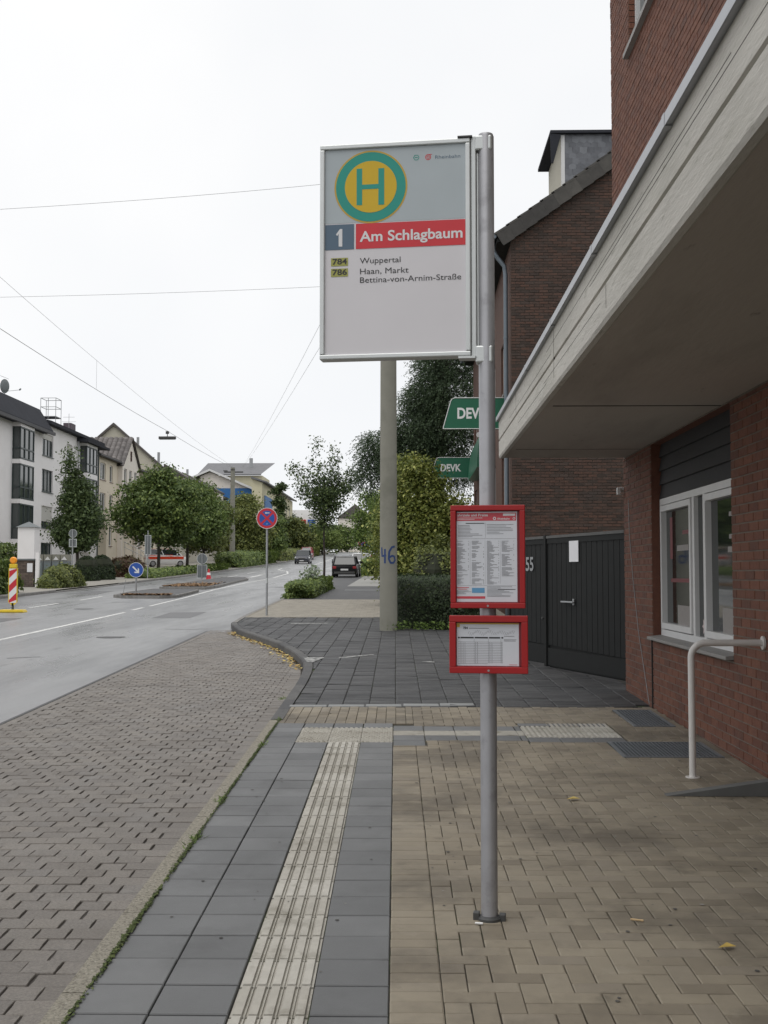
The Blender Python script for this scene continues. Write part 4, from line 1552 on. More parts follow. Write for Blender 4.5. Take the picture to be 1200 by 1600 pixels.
dp = [(HX - OV - .05, HY0 + .32, ze0 - .1), (HX - OV - .04, HY0 + .32, ze0 - .35), (HX - .3, HY0 + .3, ze0 - .55), (HX - .14, HY0 + .3, ze0 - .75), (HX - .11, HY0 + .3, ze0 - 1.0), (HX - .11, HY0 + .3, .5)]
MB().tube(dp, .06, 12).build('downpipe', m_zincpipe, hs, smooth=True)
for zz in (3., 5.5, 8.):
    MB().tube([(HX - .11, HY0 + .3, zz), (HX - .11, HY0 + .3, zz + .05)], .07, 12).build('pipe_bracket', m_zincpipe, hs)
# dormer
dy0, dy1, dx0 = HY0 + 1.35, HY0 + 4.2, 4.28
zr = lambda x: ze0 + (x - HX + OV) * PT
dzt = 14.05
dm = MB()
dm.add([(dx0, dy0, zr(dx0) - .1), (dx0, dy0, dzt - .1), (dx0 + 2.6, dy0, dzt - .02), (dx0 + 2.6, dy0, zr(dx0 + 2.6) - .1)], [(0, 1, 2, 3)])
dm.add([(dx0, dy1, zr(dx0) - .1), (dx0, dy1, dzt - .1), (dx0 + 2.6, dy1, dzt - .02), (dx0 + 2.6, dy1, zr(dx0 + 2.6) - .1)], [(3, 2, 1, 0)])
dorm = dm.build('dormer', m_slate, hs)
fm_ = MB().add([(dx0 - .01, dy0, zr(dx0) - .1), (dx0 - .01, dy1, zr(dx0) - .1), (dx0 - .01, dy1, dzt - .1), (dx0 - .01, dy0, dzt - .1)], [(0, 1, 2, 3)])
fm_.build('dormer_front', m_render_g, dorm)
MB().box(dx0 - .32, dx0 + 2.4, dy0 - .14, dy1 + .14, dzt - .06, dzt + .02).build('dormer_roof', m_slateroof, dorm)
MB().prism([(dx0 - .3, dzt - .9), (dx0 - .24, dzt - .9), (dx0 - .02, dzt - .1), (dx0 - .32, dzt - .06)], 'y', dy0 - .12, dy0 - .06).build('dormer_cheek', m_slateroof, dorm)
MB().box(dx0 - .012, dx0 + .09, dy0 - .02, dy0 - .003, zr(dx0) - .05, dzt - .08).build('corner_trim', m_frame_w, dorm)
zz = zr(dx0) - .05
rr_ = 0
while zz < dzt - .12:                            # slates on the dormer cheek
    xx = dx0 + .1 + (.1 if rr_ % 2 else 0)
    while xx < dx0 + 2.5:
        if zz + .05 > zr(xx) - .05:
            M = Matrix.Translation((xx, dy0 - .004 - .0015 * (rr_ % 2), zz)) @ Matrix.Rotation(rng.uniform(-.09, .09), 4, 'Y')
            MB().prism([(-.1, .02), (.02, -.03), (.1, .03), (.1, .17), (-.1, .17)], 'y', -.004, .0, 0, rng.random(), M).build('slate', m_slate, dorm)
        xx += .205
    zz += .155
    rr_ += 1
attach(hs)


def shop_sign(name, label, y, x0, x1, z0, z1):
    t = thing(name, label, 'sign', (x1, y, z0), 0, 'green signs on the brick house')
    w, h = x1 - x0, z1 - z0
    c = .22
    pts = [(-w, 0), (0, 0), (0, h), (-w + .32, h), (-w + .24, h - .03), (-w + .2, h - .1), (-w + .01, .06)]
    MB().prism(pts, 'y', -.09, .09).build('panel', m_sign_green, t, bevel=.012)
    MB().tube([(p[0], -.095, p[1]) for p in (pts + pts[:1])], .011, 6).build('edge_trim', m_swhite, t)
    q = MB()
    text_into(q, 'DEVK', -w * .77, -w * .28, h * .34, h * .34, -.094, .03)
    q.build('lettering', m_swhite, t)
    MB().box(0, .12, -.05, .05, h * .2, h * .3).box(0, .12, -.05, .05, h * .7, h * .8).build('bracket', m_galv, t)


shop_sign('shop_sign', 'nearer green DEVK sign, partly hidden by the bus stop pole', 31.1, .93, 2.6, 5.62, 6.46)
shop_sign('shop_sign', 'farther green DEVK sign with its whole name showing', 46.8, .90, 2.6, 5.6, 6.44)
# green barrel awning box on the facade
t = thing('sign_canopy', 'rounded green fascia box on the brick house beside the farther sign', 'sign', (2.72, 44.3, 5.4))
arc = [(-.75 * math.sin(q), 1.35 * (1 - math.cos(q)) * .9) for q in np.linspace(0, math.pi / 2, 8)]
MB().prism([(0, 0)] + [(-.04 - .32 * math.cos(q), 1.4 * math.sin(q)) for q in np.linspace(0, math.pi / 2, 8)] + [(0, 1.4)], 'y', -4.6, 1.4).build('box', m_sign_green, t, smooth=True)
MB().tube([(-.3, -4.75, 1.1), (-.3, -4.62, 1.1)], .09, 12).build('lamp', m_swhite, t)

# ------------------------------------------------------------------ masts and wires
def mast(label, x, y, h, r0, r1, arm=False, graffiti=False):
    t = thing('concrete_mast', label, 'mast', (x, y, gz(y)), 0)
    zs = np.linspace(-.2, h, 8)
    MB().tube([(0, 0, z) for z in zs], [r0 + (r1 - r0) * z / h for z in zs], 24).build('shaft', m_mast, t, smooth=True)
    if arm:
        MB().box(-.9, 1.1, -.06, .06, h - .55, h - .42).box(-1.0, -.55, -.05, .05, h - .4, h - .3).build('cross_arm', m_dkmetal, t)
    MB().tube([(0, 0, h - .3), (0, 0, h - .2)], r1 + .02, 20).build('band', m_dkmetal, t)
    if graffiti:
        m = MB()

        def stroke(pts, w=.022):
            # brush marks wrapped on the round shaft: (sideways metres, height)
            P = []
            for (a, b), (c, d) in zip(pts, pts[1:]):
                P += [(a + (c - a) * k / 4, b + (d - b) * k / 4) for k in range(4)]
            P.append(pts[-1])
            L, Rr = [], []
            for i, (a, b) in enumerate(P):
                a0, b0 = P[max(0, i - 1)]
                a1, b1 = P[min(len(P) - 1, i + 1)]
                l_ = math.hypot(a1 - a0, b1 - b0) or 1
                nx_, nz_ = -(b1 - b0) / l_ * w, (a1 - a0) / l_ * w
                for s, lst in ((1, L), (-1, Rr)):
                    aa, bb = a + s * nx_, b + s * nz_
                    rr = r0 + (r1 - r0) * bb / h + .004
                    ph = aa / rr
                    lst.append((rr * math.sin(ph), -rr * math.cos(ph), bb))
            n = len(L)
            m.add(L + Rr, [(i, i + 1, n + i + 1, n + i) for i in range(n - 1)])
        stroke([(-.17, 1.86), (-.16, 1.66), (-.05, 1.68)])
        stroke([(-.08, 1.82), (-.08, 1.5)])
        stroke([(.16, 1.88), (.08, 1.86), (.02, 1.76), (.01, 1.6), (.05, 1.51), (.12, 1.51), (.17, 1.57), (.15, 1.65), (.09, 1.67), (.02, 1.63)])
        m.build('painted_number', m_graffiti, t)
    return t


mast('thick concrete mast with a blue painted 46 beside the hedge', -.46, 25.95, 10.6, .2, .168, False, True)
mast('slim concrete mast with a cross arm among the trees across the road', -18.45, 120, 10.4, .3, .22, True)


def wire(label, pts, r=.012, sag=0.):
    P = []
    for (a, b) in zip(pts, pts[1:]):
        a, b = Vector(a), Vector(b)
        n = 12
        for k in range(n):
            t_ = k / n
            p = a.lerp(b, t_)
            p.z -= sag * 4 * t_ * (1 - t_)
            P.append(p)
    P.append(Vector(pts[-1]))
    o = MB().tube(P, r, 6).build('overhead_wire', m_wire)
    return tag(o, label, 'wire', 'overhead wires')


zm = gz(25.95)
wire('upper span wire crossing the sky left of the sign', [(-.5, 25.9, 10.75), (-14., 26.5, 10.1)], .0045, .12)
wire('lower span wire crossing the sky left of the sign', [(-.5, 25.9, 8.3), (-14., 26.5, 8.15)], .004, .08)
wire('lamp-carrying wire running along the far side of the road', [(-18.4, 119.8, 12.85), (-18.4, 87, 12.62), (-18.4, 51, 12.75), (-18.4, 20, 13.2)], .015, .12)
wire('higher catenary wire above the street lamp wire', [(-18.4, 119.8, 12.95), (-18.4, 67, 14.3), (-18.4, 20, 17.2)], .008, .25)
wire('thin dropper joining the two far wires', [(-18.4, 67, 12.62), (-18.4, 67, 14.3)], .008)
wire('left one of the two steep wires below the sign', [(-.5, 26.1, 10.45), (-17.5, 120, 12.85)], .006, .3)
wire('right one of the two steep wires below the sign', [(-.45, 26.1, 9.55), (-17.45, 120, 12.8)], .006, .25)
t = thing('street_lamp', 'long flat street lamp hanging on the overhead wire', 'lamp', (-18.4, 87, 12.1))
MB().box(-.65, .65, -.16, .16, -.1, .1).build('lamp_body', m_dkmetal, t, bevel=.03)
MB().box(-.6, .6, -.12, .12, -.13, -.1).build('lamp_lens', m_sback, t)
MB().tube([(0, 0, .1), (0, 0, .55)], .03, 8).box(-.12, .12, -.06, .06, .3, .5).build('hanger', m_dkmetal, t)

# ------------------------------------------------------------------ vegetation
def leaf_quads(C, N, s, ratio=.6, curl=.15):
    """diamond-shaped leaves: centres C (n,3), normals N (n,3), sizes s (n)"""
    n = len(C)
    t = nr.normal(size=(n, 3))
    t -= N * (t * N).sum(1, keepdims=True)
    t /= np.linalg.norm(t, axis=1, keepdims=True) + 1e-9
    b = np.cross(N, t)
    s = s[:, None]
    d = N * s * curl
    return np.stack([C - t * s, C - b * s * ratio + d, C + t * s, C + b * s * ratio + d], axis=1)


def blob_leaves(blobs, n, clump, per, size, droop=0., up=.35, shell=.55):
    """clumped leaves in a union of ellipsoids. blobs: (cx,cy,cz,rx,ry,rz)"""
    vol = np.array([(b[3] * b[4] * b[5]) ** .67 * (b[6] if len(b) > 6 else 1.) for b in blobs])
    cnt = np.maximum(1, (vol / vol.sum() * n / per).astype(int))
    Cs, Ns, ce = [], [], []
    for b, k in zip(blobs, cnt):
        d = nr.normal(size=(k, 3))
        d /= np.linalg.norm(d, axis=1, keepdims=True)
        r = shell + (1 - shell) * nr.random(k) ** .7
        r *= 1 + .16 * nr.normal(size=k)
        c = np.array(b[:3]) + d * r[:, None] * np.array(b[3:6])
        ce.append(c)
        q = nr.normal(size=(k, per, 3)) * clump * np.array([1, 1, .6])
        Cs.append((c[:, None] + q).reshape(-1, 3))
        nn = d[:, None] * .6 + nr.normal(size=(k, per, 3)) * .6 + np.array([0, 0, up])
        Ns.append(nn.reshape(-1, 3))
    C = np.concatenate(Cs)
    N = np.concatenate(Ns)
    N /= np.linalg.norm(N, axis=1, keepdims=True) + 1e-9
    s = size * (.6 + .8 * nr.random(len(C)))
    per_clump = np.repeat(nr.random(sum(cnt)), per)
    rn = np.clip(.45 * per_clump + .55 * nr.random(len(C)), 0, .999)
    return leaf_quads(C, N, s), rn, np.concatenate(ce)


def tree(label, x, y, h, base, rad, n, size, m, blobs=None, trunk=.14, group=None, lean=(0, 0), per=26, clump=.32, name='street_tree', nb_=9, shell=.5, bark=None, off=0.):
    t = thing(name, label, 'tree', (x, y, gz(y) + off), 0, group)
    if blobs is None:
        blobs = []
        ch = h - base
        nbl = nb_ * 2
        for k in range(nbl):
            f = (k + .5) / nbl
            w = math.sin(math.pi * min(1, .14 + f * .82)) ** .7
            a = k * 2.4 + nr.random()
            rr = rad * w * nr.uniform(.35, .85)
            br = rad * nr.uniform(.26, .46) * (.6 + .4 * w)
            blobs.append((math.cos(a) * rr + lean[0] * f, math.sin(a) * rr + lean[1] * f, base + ch * f * nr.uniform(.94, 1.05), br, br, br * nr.uniform(.55, .9)))
    V, rn, ce = blob_leaves(blobs, n, clump, per, size, shell=shell)
    quads('crown', V, rn, m, t)
    tr = MB()
    top = h * .82
    pts = [(0, 0, -.1), (.03, .02, base * .5), (lean[0] * .3, lean[1] * .3, base), (lean[0] * .6, lean[1] * .6, (base + top) / 2), (lean[0], lean[1], top)]
    tr.tube(pts, [trunk, trunk * .85, trunk * .7, trunk * .42, trunk * .12], 9)
    idx = nr.choice(len(ce), min(len(ce), 46), replace=False)
    for i in idx:
        c = ce[i]
        zb = max(base * .8, min(top, c[2] - (.4 + .6 * nr.random()) * math.hypot(c[0], c[1]) * .8))
        f = (zb - base) / max(.1, top - base)
        p0 = Vector((lean[0] * max(0, f), lean[1] * max(0, f), zb))
        p1 = Vector(c)
        mid = p0.lerp(p1, .5) + Vector((0, 0, .12 * (p1 - p0).length))
        tr.tube([p0, mid, p1], [trunk * .3, trunk * .18, trunk * .05], 5, caps=False)
    tr.build('trunk', bark or m_bark, t, smooth=True)
    return t


def hedge(name, label, x0, x1, y0, y1, h, n, size, m, z0=0., group=None, wob=.06, cat='hedge', core=True, roundish=0.):
    """clipped or loose shrub mass: leaves over the surface of a soft box, added solid dark core inside to block light"""
    cx, cy = (x0 + x1) / 2, (y0 + y1) / 2
    t = thing(name, label, cat, (cx, cy, gz(cy) + z0), 0, group)
    hx, hy = (x1 - x0) / 2, (y1 - y0) / 2
    sl_ = slope(cy)
    d = nr.normal(size=(n, 3))
    d[:, 2] = np.abs(d[:, 2])
    p = 4 if roundish == 0 else 2.2
    d /= (np.abs(d / 1.) ** p).sum(1, keepdims=True) ** (1 / p)
    if not roundish:
        k = nr.integers(0, 3, n)
        d = nr.random((n, 3)) * 2 - 1
        d[np.arange(n), k] = np.sign(d[np.arange(n), k])
        d[:, 2] = np.abs(d[:, 2]) if True else d[:, 2]
    f = 1 + wob * np.sin(d[:, 0] * hx * 4.1 + d[:, 2] * 5) * np.cos(d[:, 1] * hy * 3.3 + 1.7)
    depth = 1 - .12 * nr.random(n) ** 2 / 1.
    C = d * np.array([hx, hy, h]) * (f * depth)[:, None] + nr.normal(size=(n, 3)) * wob * .5
    C[:, 2] = np.maximum(C[:, 2], .02) + C[:, 1] * sl_
    N = d + nr.normal(size=(n, 3)) * .6 + np.array([0, 0, .3])
    N /= np.linalg.norm(N, axis=1, keepdims=True)
    quads('foliage', leaf_quads(C, N, size * (.6 + .8 * nr.random(n))), nr.random(n) * .999, m, t)
    if core:  # solid hidden filler, added so no light passes through the leaves
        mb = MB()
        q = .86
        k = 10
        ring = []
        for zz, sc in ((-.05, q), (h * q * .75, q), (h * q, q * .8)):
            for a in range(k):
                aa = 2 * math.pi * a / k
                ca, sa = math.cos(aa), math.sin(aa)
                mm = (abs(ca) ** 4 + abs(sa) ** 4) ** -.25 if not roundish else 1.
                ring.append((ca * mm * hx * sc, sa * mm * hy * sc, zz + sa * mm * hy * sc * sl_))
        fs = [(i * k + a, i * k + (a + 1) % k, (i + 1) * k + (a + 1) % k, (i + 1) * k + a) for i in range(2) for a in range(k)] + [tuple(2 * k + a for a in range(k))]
        mb.add(ring, fs).build('light_block', m_light_block, t)
    return t


# right-hand side
hedge('box_hedge', 'dark clipped box hedge right of the thick mast', -.3, 1.9, 26.2, 30.6, 1.14, 30000, .028, m_lf_hedge, wob=.04)
hedge('shrub', 'small loose shrub with russet tips above the clipped hedge', .0, 1.9, 31.0, 34.6, 2.0, 16000, .045, m_lf_olive, wob=.14, cat='shrub', roundish=1)
V, rn = [], []
for k in range(520):
    x, y = rng.uniform(-.55, 1.1), 25.98 + rng.gauss(0, .12)
    if abs(x - .45) > .35 and rng.random() < .6 and abs(x + .3) > .2:
        continue
    hgt = rng.uniform(.03, .2)
    C_ = Vector((x, y - .12, gz(y) + hgt))
    s = rng.uniform(.015, .04)
    a1 = Vector((rng.gauss(0, 1), rng.gauss(0, 1), rng.gauss(0, .6))).normalized() * s
    b1 = Vector((rng.gauss(0, 1), rng.gauss(0, 1), rng.gauss(0, .6))).normalized() * s * .6
    V.append([C_ - a1, C_ - b1, C_ + a1, C_ + b1])
    rn.append(rng.random())
tag(quads('weed_patch', np.array([[tuple(p) for p in q] for q in V]), rn, m_lf_weed), 'bright green weeds at the foot of the clipped hedge', 'weeds', kind='stuff')
tree('broad yellow-green variegated tree behind the hedge', .85, 38, 5.2, .7, 2.2, 60000, .055, m_lf_yel, trunk=.12, nb_=11, clump=.22,
     blobs=[(-.7, 0, 1.4, 1.3, 1.3, 1.1), (.7, 0, 1.3, 1.4, 1.3, 1.1), (-.2, 0, 2.6, 1.4, 1.3, 1.1), (.9, .3, 2.4, 1.1, 1.1, 1.0), (-.6, 0, 3.7, .9, 1.0, 1.0), (-1.2, .2, 2.5, .7, .8, .8), (-.75, 0, 4.5, .5, .5, .45), (.3, .2, 2.9, .8, .8, .8)], name='variegated_tree')


def feathery(label, x, y, blobs, top, n):
    """broad conifer: overlapping boughs of short drooping needle sprays"""
    t = thing('cedar_tree', label, 'tree', (x, y, gz(y)))
    tr = MB()
    tr.tube([(.6, 0, -.1), (.65, 0, 4), (.7, 0, 8), (.8, 0, top)], [.28, .24, .15, .03], 9)
    vol = np.array([b[3] * b[5] for b in blobs])
    Vs, rn = [], []
    for b, k in zip(blobs, (vol / vol.sum() * n).astype(int)):
        d = nr.normal(size=(k, 3))
        d /= np.linalg.norm(d, axis=1, keepdims=True)
        r = (.25 + .75 * nr.random(k) ** .6)[:, None]
        P = np.array(b[:3]) + d * r * np.array(b[3:])
        for q in range(0, k, 40):
            tr.tube([(.7, 0, max(2.5, P[q][2] - .8)), tuple((P[q] + np.array([.7, 0, P[q][2] + .3])) / 2), tuple(P[q])], [.06, .04, .012], 5, caps=False)
        h = d * np.array([1, 1, .1]) + np.array([-.35, 0, 0]) + nr.normal(size=(k, 3)) * .35
        h /= np.linalg.norm(h, axis=1, keepdims=True)
        ln = nr.uniform(.35, 1.0, k)
        g = nr.random(k)
        m = 12
        for e_ in range(m):
            f = e_ / m
            c = P + h * (ln * f)[:, None] + np.array([0, 0, -1]) * (ln * f * f * .75)[:, None] + nr.normal(size=(k, 3)) * .025
            ax = h + np.array([0, 0, -1]) * 1.2 * f + nr.normal(size=(k, 3)) * .45
            ax /= np.linalg.norm(ax, axis=1, keepdims=True)
            sd = np.cross(ax, nr.normal(size=(k, 3)))
            sd /= np.linalg.norm(sd, axis=1, keepdims=True) + 1e-9
            nl = nr.uniform(.07, .16, k)[:, None]
            Vs.append(np.stack([c, c + ax * nl * .5 + sd * .02, c + ax * nl, c + ax * nl * .5 - sd * .02], axis=1))
            rn.append(np.minimum(.999, .55 * g + .45 * nr.random(k)))
    quads('crown', np.concatenate(Vs), np.concatenate(rn), m_lf_con, t)
    tr.build('trunk', m_bark, t, smooth=True)


feathery('dark feathery conifer rising behind the concrete mast', .7, 52,
         [(1.2, .2, 8.9, 1.9, 1.8, 1.5), (.9, 0, 7.2, 1.8, 1.7, 1.3), (-.6, 0, 7.1, 1.2, 1.3, 1.0), (-1.9, 0, 6.75, .9, .9, .6), (-2.3, 0, 5.9, .6, .7, .6), (-2.6, 0, 5.0, .35, .5, .5), (-1.2, 0, 5.9, 1.0, 1.1, .8), (.6, 0, 5.6, 2.0, 1.6, 1.0), (1.2, .2, 10.6, 1.5, 1.5, 1.2), (-.1, 0, 8.7, .8, .9, .7), (1.1, .2, 11.8, .9, 1.0, .9)], 12.6, 9500)
tree('young street tree with an upright open crown by the road', -4.25, 57.5, 7.6, 2.4, 1.75, 8200, .062, m_lf_dark, trunk=.07, per=12, clump=.17, bark=m_bark2, shell=.25,
     blobs=[(0, 0, 3.2, .4, .4, .5), (.1, 0, 3.9, .85, .8, .7), (-.1, 0, 4.5, 1.0, .9, .75), (.2, 0, 5.0, .85, .9, .7), (-.9, 0, 5.0, .5, .6, .7, .6), (1.0, .1, 5.0, .5, .6, .7, .6), (-1.3, 0, 5.7, .35, .5, .6, .4), (1.35, .1, 5.6, .4, .5, .55, .4),
            (-.4, 0, 5.9, .5, .6, .7, .4), (.5, 0, 6.1, .4, .5, .8, .4), (-.35, 0, 7.0, .22, .3, .7, .4), (.4, 0, 6.9, .2, .3, .6, .4), (-1.65, 0, 6.0, .16, .3, .35, .5), (1.75, 0, 5.6, .2, .3, .25, .5)])
hedge('shrub_bed', 'dense green shrub bed around the young street tree', -4.7, -3.75, 44.3, 55.5, .5, 22000, .06, m_lf_mid, wob=.12, cat='shrubs', roundish=0)
tree('pale feathery sumac shoots rising out of the shrub bed', -4.2, 50, 1.15, .45, .4, 260, .075, leafmat('leaf_pale', (.12, .16, .1), (.2, .25, .16), (.34, .38, .28)), trunk=.012, per=14, clump=.14, name='sumac_shoot')
RT = 'trees along the right pavement'
tree('yellowish street tree overhanging the parked cars', -2.2, 76, 5.6, 2.0, 1.8, 9000, .085, m_lf_weed, trunk=.11, group=RT, clump=.3)
tree('green street tree half behind the thick mast', -1.0, 66, 5.2, 1.4, 1.6, 9000, .075, m_lf_mid, trunk=.11, group=RT, clump=.3)
tree('green street tree beyond the parked cars', -2.6, 118, 5.0, 1.8, 2.0, 7000, .12, m_lf_mid, trunk=.14, group=RT, clump=.45)
tree('farther dark street tree on the right pavement', -3.6, 150, 5.6, 1.8, 2.5, 7000, .15, m_lf_mid, trunk=.16, group=RT, clump=.55)
tree('dark tree at the far right bend of the road', -6.2, 205, 6.4, 1.8, 3.2, 7000, .2, m_lf_mid, trunk=.2, group=RT, clump=.7)
tree('farthest tree closing the street on the right', -4.5, 250, 7.0, 1.2, 4.2, 7000, .26, m_lf_olive, trunk=.2, group=RT, clump=.8)
hedge('verge_shrubs', 'low bright shrubs beside the parked black car', -3.4, -2.1, 84, 98, 1.05, 7000, .1, m_lf_weed, wob=.15, cat='shrubs')
hedge('verge_shrubs', 'far shrubs at the roadside on the right', -6.5, -3.5, 165, 205, 1.5, 7000, .2, m_lf_olive, wob=.2, cat='shrubs')
hedge('verge_shrubs', 'small shrubs at the garden edge right of the farther cars', -1.6, .6, 100, 130, 1.4, 6000, .15, m_lf_dark, wob=.2, cat='shrubs')

# left-hand side
LT = 'trees across the road'
tree('slender dark tree before the white house', -22.0, 76, 9.2, 2.0, 1.5, 22000, .1, m_lf_dark, trunk=.13, group=LT, clump=.3,
     blobs=[(0, 0, 2.6, 1.2, 1.2, .7), (-.5, 0, 3.2, 1.2, 1.2, .8), (.35, 0, 3.9, 1.3, 1.2, .9), (-.15, 0, 4.9, 1.05, 1.0, .9), (.1, 0, 5.7, .8, .8, .8), (-.4, 0, 6.5, .42, .45, .8, .6), (-.5, 0, 7.4, .28, .3, .7, .5), (-.55, 0, 8.2, .18, .2, .5, .5)])
tree('large bushy maple in front of the beige house', -20.3, 93, 7.7, 2.9, 3.5, 26000, .13, m_lf_mid, trunk=.15, group=LT, clump=.42, nb_=12)
tree('bushy maple right of the large one', -19.8, 102.5, 7.5, 2.9, 3.3, 24000, .13, m_lf_mid, trunk=.15, group=LT, clump=.42, nb_=12)
tree('dark round tree left of the slim mast', -20.2, 113, 6.9, 2.0, 2.8, 18000, .14, m_lf_olive, trunk=.15, group=LT, clump=.42, nb_=10)
tree('olive-green tree right of the slim mast', -19.8, 137, 7.6, 1.4, 3.3, 20000, .16, m_lf_olive, trunk=.17, group=LT, clump=.5, nb_=11)
tree('green tree behind the round no-stopping sign', -18.8, 152, 5.8, 1.2, 2.5, 11000, .18, m_lf_mid, trunk=.17, group=LT, clump=.5, nb_=10)
tree('ivy-covered column tree beside the balcony house', -20.0, 176, 11.4, .3, 1.35, 9000, .18, m_lf_dark, trunk=.3, group=LT, clump=.35, nb_=10)
tree('round tree at the roadside beyond the oncoming car', -18.4, 186, 5.9, 1.8, 2.8, 9000, .2, m_lf_olive, trunk=.22, group=LT, clump=.55)
tree('far tree on the left where the road bends', -17.0, 225, 5.2, 1.2, 3.4, 7000, .2, m_lf_mid, trunk=.22, group=LT, clump=.7)
tree('farthest dark tree closing the street on the left', -16.0, 262, 5.6, 1.0, 4.0, 7000, .24, m_lf_mid, trunk=.22, group=LT, clump=.8)
hedge('garden_hedge', 'green hedge at the left picture edge behind the beacon', -20.5, -17.2, 43.5, 50.2, 1.35, 14000, .09, m_lf_mid, wob=.1)
hedge('garden_hedge', 'tall hedge below the white house', -25.5, -22.3, 61, 66, 2.1, 9000, .1, m_lf_mid, wob=.08)
hedge('shrub_bed', 'loose shrub bed at the kerb before the grey bins', -18.5, -17.0, 56.3, 61.2, .95, 12000, .07, m_lf_olive, wob=.16, cat='shrubs', roundish=1)
hedge('round_shrub', 'clipped dark round shrub left of its twin', -20.6, -19.0, 69.5, 71.4, 1.5, 6000, .05, m_lf_hedge, wob=.03, cat='shrub', roundish=1)
hedge('round_shrub', 'clipped dark round shrub right of its twin', -20.5, -18.8, 72.4, 74.2, 1.55, 6000, .05, m_lf_hedge, wob=.03, cat='shrub', roundish=1)
hedge('red_shrub', 'reddish shrub in front of the beige house steps', -21.3, -18.6, 79.5, 83, 1.3, 6000, .08, m_lf_red, wob=.14, cat='shrub', roundish=1)
hedge('verge_hedge', 'low roadside hedge under the maples', -18.7, -17.1, 78, 108, .38, 14000, .1, m_lf_mid, wob=.16)
hedge('verge_hedge', 'roadside shrubs at the foot of the slim mast', -19.5, -16.9, 117, 146, 1.3, 14000, .13, m_lf_mid, wob=.2)
hedge('verge_hedge', 'far roadside shrubs past the oncoming car', -18.6, -16.9, 160, 215, 1.3, 9000, .18, m_lf_olive, wob=.2)

# ------------------------------------------------------------------ houses across the road
def mpL(xf):
    return lambda u, z, d: (xf - d, u, z)


XL = -28.2
wh = thing('white_house', 'white rendered apartment house with dark glazed bay windows', 'house', (XL, 88, gz(88)))
GB = .6
hol = []
cols = [(87.7, 90.4, [(10.9, 12.65), (8.1, 9.85), (5.3, 7.0), (2.4, 4.15)]), (94.0, 95.6, [(10.8, 12.5), (8.0, 9.7), (5.2, 6.9), (2.4, 4.1)]), (74, 76.6, [(10.9, 12.5), (8.1, 9.8), (5.3, 7.0)])]
for (a_, b_, zz) in cols:
    for (c_, d_) in zz:
        hol.append((a_, b_, c_, d_))
mb = MB()
wall_holes(mb, mpL(XL), 68, 103.6, GB, 13.5, hol, .2)
mb.add([(XL, 68, GB), (XL - 12, 68, GB), (XL - 12, 68, 13.5), (XL, 68, 13.5)], [(0, 1, 2, 3)])
mb.add([(XL, 103.6, GB), (XL - 12, 103.6, GB), (XL - 12, 103.6, 13.5), (XL, 103.6, 13.5)], [(0, 1, 2, 3)])
mb.build('wall', m_render_w, wh)
for i, (a_, b_, c_, d_) in enumerate(hol):
    w_ = window(mpL(XL), a_, b_, c_, d_, .16, wh, m_frame_dk, m_glass_far, .09, 2 if b_ - a_ > 2 else 0, None, m_frame_dk, .08)
    if i in (0, 4, 5, 2):
        zt_ = d_ - (d_ - c_) * (.25 if i == 0 else .4 if i != 2 else .7)
        MB().box(XL - .12, XL - .1, a_ + .02, b_ - .02, zt_, d_).build('roller_shutter', m_curtain, w_)


def glazed_bay(u0, u1, out, floors, parent):
    xf = XL + out
    zs_ = [f[0] for f in floors] + [floors[-1][1]]
    for i, (c_, d_) in enumerate(floors):
        bay_ = MB()
        lo = c_ - .35 if i else c_ - .3
        bay_.box(XL, xf, u0, u1, d_, (floors[i + 1][0] if i + 1 < len(floors) else d_ + .5))
        if i == 0:
            bay_.box(XL, xf, u0, u1, c_ - .9, c_)
        o = bay_.build('bay_spandrel', m_render_w, parent)
        g = MB().box(XL, xf - .06, u0 + .06, u1 - .06, c_, d_)
        b = g.build('bay_window', m_glass_far, parent)
        fr = MB()
        for k in range(4):
            q = u0 + (u1 - u0) * k / 3
            q0, q1 = max(u0, q - .06), min(u1, q + .06)
            fr.box(xf - .07, xf, q0, q1, c_, d_)
        tz = c_ + (d_ - c_) * .33
        fr.box(xf - .068, xf - .002, u0, u1, tz - .05, tz + .05).box(xf - .068, xf + .01, u0, u1, c_, c_ + .1).box(xf - .068, xf + .005, u0, u1, d_ - .1, d_ - .003)
        fr.box(XL, xf - .07, u0 - .004, u0 + .05, tz - .05, tz + .05).box(XL, XL + .07, u0 - .003, u0 + .05, c_, d_)
        fr.box(XL, xf, u0 - .01, u1 + .01, c_ - .03, c_ + .02)
        fr.build('frame', m_frame_dk, b)


fl_ = [(4.25, 6.75), (7.1, 9.6), (9.95, 12.25)]
glazed_bay(81.0, 84.0, .6, fl_, wh)
glazed_bay(97.9, 101.2, .6, [(4.5, 7.2), (7.7, 10.0), (10.45, 12.75)], wh)
# roofs
MB().prism([(XL + .75, 12.55), (XL + .75, 12.75), (XL - .35, 14.45), (XL - 11, 14.6), (XL - 12.5, 12.6)], 'y', 68, 88.0).build('roof', m_slateroof, wh)
MB().prism([(XL + .8, 12.45), (XL + .8, 12.68), (XL + .62, 12.68), (XL + .62, 12.45)], 'y', 68, 88.4).build('gutter', m_gutter, wh)
MB().prism([(XL + .55, 13.35), (XL + .55, 13.6), (XL - 6, 15.0), (XL - 12.5, 13.3)], 'y', 88.05, 103.8).build('roof', m_slateroof, wh)
MB().prism([(XL + 1.0, 12.95), (XL + 1.0, 13.15), (XL, 13.4), (XL, 13.0)], 'y', 96.8, 103.9).build('bay_roof', m_slateroof, wh)
MB().tube([(XL + .15, 103.2, 13.3), (XL + .12, 103.2, GB)], .07, 8).build('downpipe', m_frame_dk, wh)
MB().tube([(XL + .15, 96.9, 13.2), (XL + .12, 96.9, GB)], .06, 8).build('downpipe', m_galv, wh)
